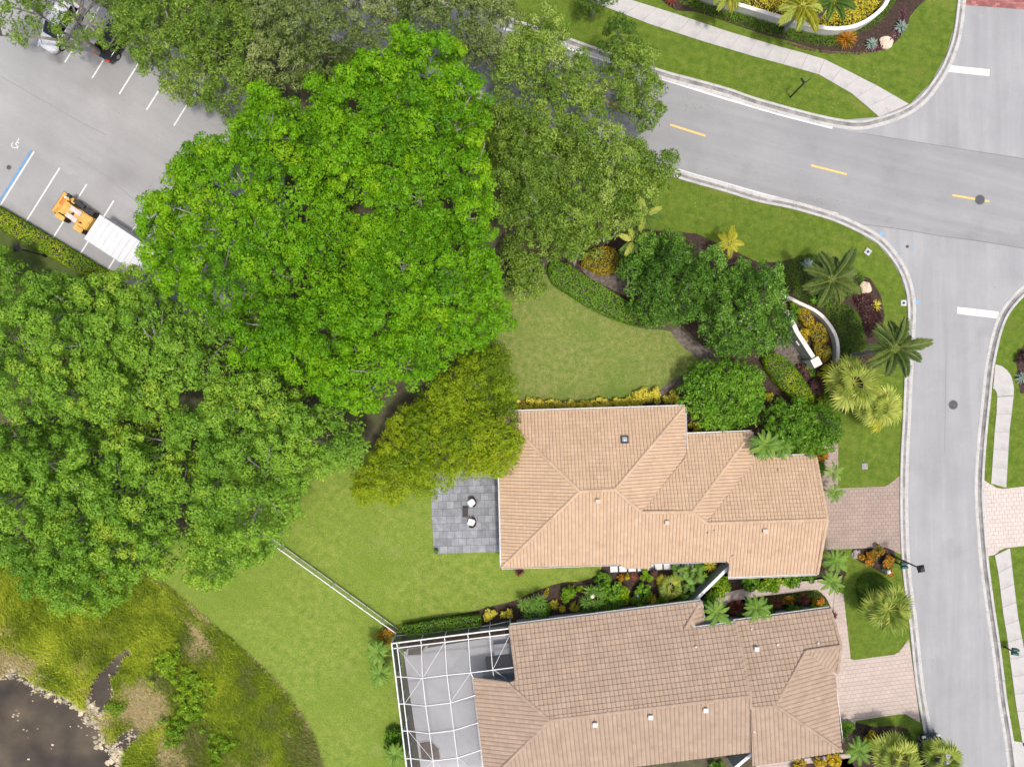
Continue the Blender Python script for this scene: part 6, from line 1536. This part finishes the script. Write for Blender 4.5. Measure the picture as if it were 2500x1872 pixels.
# ------------------------------------------------------------------ palms
FC = {}
def frond_mesh(mat, style, tint):
    key = (mat.name, style, round(tint, 2))
    if key in FC: return FC[key]
    V = []; Q = []; T = []
    n = {'fox': 46, 'feather': 40, 'areca': 36}[style]
    arch = {'fox': (0.40, 0.78), 'feather': (0.45, 0.95), 'areca': (0.75, 1.05)}[style]
    sp = lambda s: Vector((s*(1-0.12*s), 0, arch[0]*s-arch[1]*s*s*0.8))
    pr = [sp(k/7) for k in range(8)]
    for i in range(7):
        a, b = pr[i], pr[i+1]; w0 = 0.022*(1-i/7)+0.004; w1 = 0.022*(1-(i+1)/7)+0.004; k = len(V)
        V += [a+Vector((0, -w0, 0.004)), a+Vector((0, w0, 0.004)), b+Vector((0, w1, 0.004)), b+Vector((0, -w1, 0.004))]; Q.append((k, k+1, k+2, k+3)); T += [0.85]*4
    lm = {'fox': 0.26, 'feather': 0.30, 'areca': 0.21}[style]
    for side in (-1, 1):
        for j in range(n):
            s = 0.16+0.84*(j+0.5)/n
            base = sp(s); tg = (sp(min(1, s+0.02))-sp(s-0.02)).normalized()
            ln = lm*(0.35+0.65*math.sin(math.pi*min(1, 0.15+0.85*s)))*random.uniform(0.85, 1.15)
            reps = ((0.15, -0.25), (0.6, 0.2)) if style == 'fox' else ((0.0, 0.05),)
            for ph, dz in reps:
                out = Vector((0, side, 0)); dirv = (out*(0.85-ph*0.4)+tg*(0.55+0.5*s)+Vector((0, 0, dz+ph*0.7+random.uniform(-.12, .12)))).normalized()
                wv = dirv.cross(Vector((0, 0, 1))).normalized()*(0.013 if style == 'fox' else 0.0115)
                tip = base+dirv*ln+Vector((0, 0, -0.25*ln)); md = base+dirv*ln*0.5
                k = len(V); V += [base, md+wv, tip, md-wv]; Q.append((k, k+1, k+2, k+3)); T += [min(0.98, max(0.02, tint+random.gauss(0, 0.14)))]*4
    FC[key] = npmesh('frond', np.array([tuple(v) for v in V]), Q, mat, T)
    return FC[key]
def palm(label, px, H, L, mat, nf=13, style='feather', tr=0.14, tints=(0.35, 0.5, 0.65), group=None, name='palm_tree', droop=0.0, base=None, yl=None, heads=1):
    c = P(px[0], px[1], H); b = Vector((c.x, c.y, 0)) if base is None else P(*base)
    t = thing(name, label, 'palm', b, 0, group)
    top = c-b
    MB().tube([(0, 0, -0.03), top*0.35+Vector((0, 0, 0)), top*0.8, top], [tr*1.3, tr, tr*0.9, tr*0.55], 10).obj('trunk', PBARK, t)
    if style != 'areca': MB().tube([top*0.86, top+Vector((0, 0, 0.25))], [tr*0.85, tr*0.45], 8).obj('crownshaft', plain('crownshaft', (0.10, 0.16, 0.05), 0.6), t)
    a0 = random.uniform(0, 6)
    for k in range(nf):
        az = a0+2*math.pi*k*0.381966+random.uniform(-.12, .12); f = k/nf
        tilt = R(-34*(1-f)+12*f)+random.uniform(-.12, .12)-droop    # young fronds stand up, old ones hang
        m = mat if not (yl and k < yl[1]) else yl[0]
        me = frond_mesh(m, style, random.choice(tints))
        o = link('frond', me, t, loc=top+Vector((0, 0, 0.12*f+0.02)), scale=L*random.uniform(0.85, 1.1)*(1-0.25*f))
        o.rotation_euler = (random.uniform(-.2, .2), tilt, az)
        o.rotation_mode = 'XYZ'
    return t
palm('tall foxtail palm at the corner lawn north of the garden wall', (2029, 683), 5.2, 2.9, L_PALMD, 12, 'fox', 0.15, group='foxtail palms', base=(1975, 700))
palm('tall foxtail palm with a leaning grey trunk overhanging the kerb', (2180, 850), 6.5, 2.8, L_PALMD, 13, 'fox', 0.16, group='foxtail palms', base=(2076, 868))
palm('foxtail palm with yellowing fronds standing right of the top planter bed', (1958, 18), 4.8, 2.5, L_FAN, 13, 'fox', 0.15, (0.25, 0.45, 0.6), yl=(L_PALMY, 5), group='palms in the top planter', base=(1915, 76))
palm('foxtail palm with yellowing fronds at the top left of the planter', (1780, -18), 4.4, 2.3, L_FAN, 13, 'fox', 0.15, (0.3, 0.5), yl=(L_PALMY, 5), group='palms in the top planter', base=(1761, 26))
palm('greener foxtail palm rising inside the top planter', (2030, 5), 4.2, 2.2, L_PALM, 11, 'fox', 0.14, (0.5, 0.7), group='palms in the top planter')
palm('small golden yellow palm on the lawn edge by the glossy trees', (1778, 594), 2.6, 1.5, L_PALMY, 9, 'feather', 0.08, (0.5, 0.65, 0.8))
palm('green and yellow palm at the oak edge above the croton hedge', (1572, 525), 6.2, 1.7, L_PALM, 11, 'fox', 0.12, (0.5, 0.8), yl=(L_FAN, 3))
palm('yellowish palm half hidden under the large oak by the lawn', (1545, 590), 5.0, 1.5, L_PALM, 11, 'fox', 0.11, (0.6, 0.8), yl=(L_FAN, 4))
GA = 'small bright feather palms around the houses'
for lab, px, H, L, nf in (('bright feather palm over the peach roof valley by the clipped trees', (1865, 1085), 3.4, 1.75, 18), ('smaller feather palm right of the one over the peach roof', (1908, 1092), 2.8, 1.3, 14), ('thin feather palm at the garage corner above the driveway', (2032, 1152), 2.2, 1.15, 9),
                          ('dark small feather palm at the top edge of the taupe driveway', (2034, 1203), 2.0, 1.1, 13), ('bright feather palm at the garage corner below the taupe driveway', (2036, 1368), 2.6, 1.45, 18), ('feather palm at the bend of the pink garden path', (2028, 1418), 2.6, 1.35, 15),
                          ('feather palm at the roof notch of the brown roofed house', (1748, 1492), 3.0, 1.55, 15), ('feather palm in the bed over the gutter of the brown roof', (1846, 1482), 3.0, 1.55, 17), ('feather palm at the bottom right by the brown roof corner', (2090, 1827), 2.8, 1.5, 15),
                          ('upper feather palm outside the screen enclosure wall', (922, 1590), 2.0, 1.4, 17), ('lower feather palm outside the screen enclosure wall', (928, 1640), 1.9, 1.4, 17), ('feather palm at the enclosure wall at the bottom', (965, 1838), 1.9, 1.3, 14)):
    palm(lab, px, H, L, L_PALMB, int(nf*1.15), 'areca', 0.06, (0.3, 0.5, 0.7), GA)
def fan_mesh(mat, tint):
    key = (mat.name, 'fan', tint)
    if key in FC: return FC[key]
    V = []; Q = []; T = []
    pet = 0.55; k = len(V)
    V += [Vector((0, -0.018, 0)), Vector((0, 0.018, 0)), Vector((pet, 0.014, 0.12)), Vector((pet, -0.014, 0.12))]; Q.append((0, 1, 2, 3)); T += [0.8]*4
    n = 19
    for j in range(n):
        a = R(-118+236*(j+0.5)/n); r_ = 0.62*(0.72+0.28*math.cos(a*0.7))*random.uniform(0.92, 1.06)
        d = Vector((math.cos(a), math.sin(a), 0)); s = Vector((-math.sin(a), math.cos(a), 0)); h = Vector((pet, 0, 0.12))
        fold = 0.02 if j % 2 else -0.02
        md = h+d*r_*0.55+Vector((0, 0, 0.02+fold)); tip = h+d*r_+Vector((0, 0, -0.16*random.uniform(0.6, 1.5))); w = 0.095*r_/0.6
        k = len(V); V += [h, md+s*w*0.5, tip, md-s*w*0.5]; Q.append((k, k+1, k+2, k+3)); T += [min(0.98, max(0.02, tint+random.gauss(0, 0.13)))]*4
    FC[key] = npmesh('fan_leaf', np.array([tuple(v) for v in V]), Q, mat, T)
    return FC[key]
def fan_palm(label, px, H, L, mat=L_FAN, nl=26, tints=(0.3, 0.45, 0.6), group='fan palms', yel=0):
    c = P(px[0], px[1], H); b = Vector((c.x, c.y, 0)); t = thing('fan_palm', label, 'palm', b, 0, group)
    MB().tube([(0, 0, -0.03), (0, 0, H*0.6), (0, 0, H)], [0.17, 0.13, 0.15], 10).obj('trunk', PBARK, t)
    for k in range(nl):
        f = k/nl; az = 2*math.pi*k*0.381966+random.uniform(-.15, .15)
        me = fan_mesh(mat, random.choice(tints)) if k >= yel else fan_mesh(L_PALMY, 0.6)
        o = link('fan_leaf', me, t, loc=(0, 0, H-0.1+0.25*f), scale=L*random.uniform(0.85, 1.12)*(1-0.28*f))
        o.rotation_euler = (random.uniform(-.6, .6), R(30-85*f)+random.uniform(-.3, .3), az)
    return t
fan_palm('large pale fan palm next to the maroon shrubs at the entrance', (2082, 934), 3.0, 2.5, nl=24, yel=2)
fan_palm('pale fan palm nearest the kerb below the foxtail palm', (2146, 994), 3.0, 2.1, nl=22, tints=(0.4, 0.55, 0.65), yel=3)
fan_palm('pale fan palm over the dark round bed by the kerb', (2169, 1487), 3.2, 2.1, nl=24, tints=(0.25, 0.45))
fan_palm('fan palm at the bottom right left of the dark car', (2192, 1850), 3.2, 2.2, nl=24, yel=1)
fan_palm('fan palm at the bottom right covering the dark car', (2300, 1848), 3.4, 1.7, nl=20, tints=(0.25, 0.4))
fan_palm('yellow striped fan palm between stepping stones and statue', (1636, 1432), 1.1, 1.25, nl=14, tints=(0.2, 0.6), yel=4)
fan_palm('small green fan palm beside the diagonal board fence', (1694, 1402), 1.2, 1.05, L_YUCCA, nl=11, tints=(0.5, 0.7))
fan_palm('small green fan palm left of the one by the diagonal fence', (1664, 1400), 1.0, 0.9, L_YUCCA, nl=9, tints=(0.5, 0.7))
fan_palm('low green fan palm at the foot of the diagonal fence', (1675, 1440), 1.0, 0.9, L_YUCCA, nl=10, tints=(0.3, 0.5))
# potted plant on the patio
p = P(1066, 1343); t = thing('potted_plant', 'small potted plant at the south west corner of the patio', 'potted plant', p+Vector((0, 0, 0.052)))
MB().lathe([(0.14, 0), (0.2, 0.34), (0.22, 0.36), (0.18, 0.36), (0.17, 0.3)], 16).obj('pot', plain('pot_dark', (0.06, 0.065, 0.06), 0.6), t)
V, Q, T = leaf_ball(np.array([[0, 0, 0.45], [0.08, 0.03, 0.5], [-0.07, 0.05, 0.48]]), np.full(3, 0.15), 60, 0.8, 0.12, 0.5, np.full(3, 0.4))
link('foliage', npmesh('foliage', V, Q, L_CLIP, T), t)

# ------------------------------------------------------------------ marsh
L_MARSH = leafmat('marsh_blades', [(0.318, 0.2373, 0.1188), (0.5723, 0.4748, 0.2592), (0.1378, 0.2018, 0.0194), (0.2225, 0.3085, 0.0238), (0.3604, 0.451, 0.0324), (0.5723, 0.6172, 0.0648)], 0.25, 0.7)
mpoly = A2(MARSH_PX); pond = A2(POND_PX); c1 = A2(catmull(CH1, 4, True)); c2 = A2(catmull(CH2, 4, True))
n = 210000
g = sample_poly(mpoly, n)
ok = ~pip(g, pond) & ~pip(g, c1) & ~pip(g, c2)
g = g[ok]; n = len(g)
px_ = g[:, 0]*PXM+1250; py_ = 936-g[:, 1]*PXM
def blob(cx, cy, rx, ry): return np.exp(-(((px_-cx)/rx)**2+((py_-cy)/ry)**2))
dead = 1.35*blob(345, 1730, 60, 78)+1.2*blob(420, 1850, 48, 45)+0.7*blob(200, 1640, 35, 45)+0.6*blob(20, 1615, 50, 30)+0.55*blob(355, 1585, 40, 30)+0.5*blob(490, 1590, 40, 35)+0.5*blob(360, 1500, 30, 30)
dead += 0.5*vnoise(g, 0.35, 21)+0.3*vnoise(g, 1.1, 22)-0.05
lawn_edge = np.abs(edge_dist(g, A2([(352, 1402), (415, 1442), (476, 1495), (533, 1544), (582, 1584), (635, 1633), (692, 1690), (732, 1751), (769, 1816), (785, 1872), (600, 1700)])))
dead += 0.5*np.exp(-(lawn_edge/0.35)**2)
dpond = edge_dist(g, pond); thin = np.exp(-(dpond/0.8)**2)
dead += 0.55*np.exp(-(dpond/1.3)**2)*(1+0.6*vnoise(g, 0.7, 51))
keep = rng.random(n) > 0.35*np.clip(dead-0.4, 0, 1) + 0.35*thin
g, dead, px_, py_ = g[keep], dead[keep], px_[keep], py_[keep]; n = len(g)
bright = np.clip((500-px_)/500, 0, 1)*0.25
tint = np.where(dead > 0.52+rng.normal(size=n)*0.24, rng.uniform(0, 0.3, n), np.clip(0.66+bright+0.26*vnoise(g, 0.4, 31)+0.16*vnoise(g, 1.3, 33)+rng.normal(size=n)*0.13-0.10*(px_ > 420), 0.32, 0.98))
flow = 0.9+1.2*vnoise(g, 0.25, 41)+rng.normal(size=n)*0.7
Lb = rng.uniform(0.25, 0.6, n); h = rng.uniform(0.12, 0.5, n)*(1-0.5*(tint < 0.3))
d = np.c_[np.cos(flow), np.sin(flow)]; s = np.c_[-d[:, 1], d[:, 0]]
V = np.empty((n, 4, 3)); w = rng.uniform(0.018, 0.045, n)[:, None]
V[:, 0] = np.c_[g-s*w, np.full(n, 0.005)]; V[:, 1] = np.c_[g+s*w, np.full(n, 0.005)]
V[:, 2] = np.c_[g+d*Lb[:, None]+s*w*0.3, h]; V[:, 3] = np.c_[g+d*Lb[:, None]-s*w*0.3, h]
o = link('marsh_grass', npmesh('marsh_grass', V.reshape(-1, 3), np.arange(4*n).reshape(n, 4), L_MARSH, np.repeat(tint, 4)))
tag(o, 'yellow green and dead straw marsh grass around the pond', 'grass', kind='stuff')
# floating mats of dead reed along the shore
fl = MB(); pts = []
SH = catmull([(-20, 1648), (10, 1640), (30, 1625), (60, 1652), (100, 1680), (140, 1695), (180, 1712), (215, 1735), (240, 1765), (246, 1795), (275, 1840), (295, 1870)], 6)
for k in range(1000):
    q = random.choice(SH); sprd = abs(random.gauss(0, 1))
    pts.append((q[0]+random.gauss(0, 12)+5, q[1]+random.gauss(0, 10)-6, random.choice((0.05, 0.08, 0.12, 0.2, 0.3))*random.uniform(0.7, 1.2)))
for cx, cy, sx_, sy_, m in ((215, 1758, 9, 9, 50), (238, 1740, 8, 10, 40), (198, 1700, 12, 12, 90), (288, 1690, 12, 22, 90), (225, 1640, 10, 14, 40), (310, 1630, 10, 12, 40), (38, 1745, 5, 6, 10), (112, 1685, 22, 9, 90), (285, 1840, 10, 12, 40), (320, 1805, 14, 12, 40), (345, 1590, 18, 12, 60), (12, 1640, 12, 12, 60), (190, 1660, 12, 16, 50), (120, 1840, 70, 25, 5), (110, 1770, 80, 40, 5)):
    pts += [(random.gauss(cx, sx_), random.gauss(cy, sy_), random.uniform(0.04, 0.17)) for _ in range(m)]
tt = []
for x, y, r_ in pts:
    p = P(x, y); n_ = 7; z = 0.024+random.uniform(0, 0.03)
    a0 = random.uniform(0, 6)
    V = [(p.x+r_*random.uniform(0.5, 1.2)*math.cos(a0+2*math.pi*k/n_), p.y+0.75*r_*random.uniform(0.5, 1.2)*math.sin(a0+2*math.pi*k/n_), z) for k in range(n_)]
    V.append((p.x, p.y, z+0.02))
    fl.add(V, [(k, (k+1) % n_, n_) for k in range(n_)]); tt += [random.random()]*(n_+1)
o = link('reed_mat', pymesh('reed_mat', fl.V, fl.F, tintmat('reed_straw', [(0.16, 0.15, 0.10), (0.30, 0.26, 0.18), (0.42, 0.35, 0.24), (0.52, 0.44, 0.31)], nscale=5, namt=0.35), tint=tt)); tag(o, 'pale straw coloured mats of dead reed floating at the pond shore', 'reed', kind='stuff')
for lab, px, r, m, tb in (('bright lime marsh shrub highest on the bank', (408, 1628), 38, L_LIME, 0.5), ('bright lime marsh shrub right below the highest one', (470, 1672), 34, L_LIME, 0.5), ('lime marsh shrub in the middle of the bank', (462, 1735), 40, L_LIME, 0.32), ('lime marsh shrub low on the bank near the picture bottom', (540, 1820), 30, L_LIME, 0.22),
                          ('small lime marsh shrub left of the dead straw patch', (283, 1730), 16, L_LIME, 0.2), ('lime marsh shrub at the edge of the dead straw patch', (420, 1790), 30, L_LIME, 0.2)):
    shrub(lab, px, r, 0.9, m, tbase=tb, name='marsh_shrub', Ls=0.17, loose=True, group='lime shrubs on the marsh bank')

# fallen leaves on lawns, kerbs and paving near the trees
fp = []
for cx, cy, sx_, sy_, m in ((1500, 860, 190, 90, 420), (1700, 240, 220, 45, 260), (1800, 500, 160, 50, 220), (900, 1350, 240, 110, 420), (650, 1560, 140, 150, 260), (380, 250, 130, 90, 260), (2130, 1150, 50, 60, 60), (2140, 1540, 40, 60, 60), (2100, 190, 90, 60, 90), (2190, 900, 14, 180, 90), (1900, 500, 160, 10, 120), (1850, 262, 160, 8, 120), (2425, 1200, 12, 320, 90)):
    fp += [(random.gauss(cx, sx_), random.gauss(cy, sy_)) for _ in range(m)]
fp = np.array([[P(*q).x, P(*q).y] for q in fp]); nfl = len(fp)
V, Q, T = tuft(np.c_[fp, np.full(nfl, 0.032)+rng.uniform(0, 0.03, nfl)], np.c_[rng.normal(size=(nfl, 2))*0.25, np.ones(nfl)], rng.uniform(0.05, 0.13, nfl), 0.05, rng.random(nfl))
o = link('fallen_leaves', npmesh('fallen_leaves', V, Q, leafmat('leaf_fallen', [(0.10, 0.06, 0.03), (0.22, 0.15, 0.06), (0.36, 0.28, 0.12), (0.42, 0.38, 0.2)], 0.1), T)); tag(o, 'scattered brown and tan fallen leaves on the lawns and kerbs', 'leaves', kind='stuff')
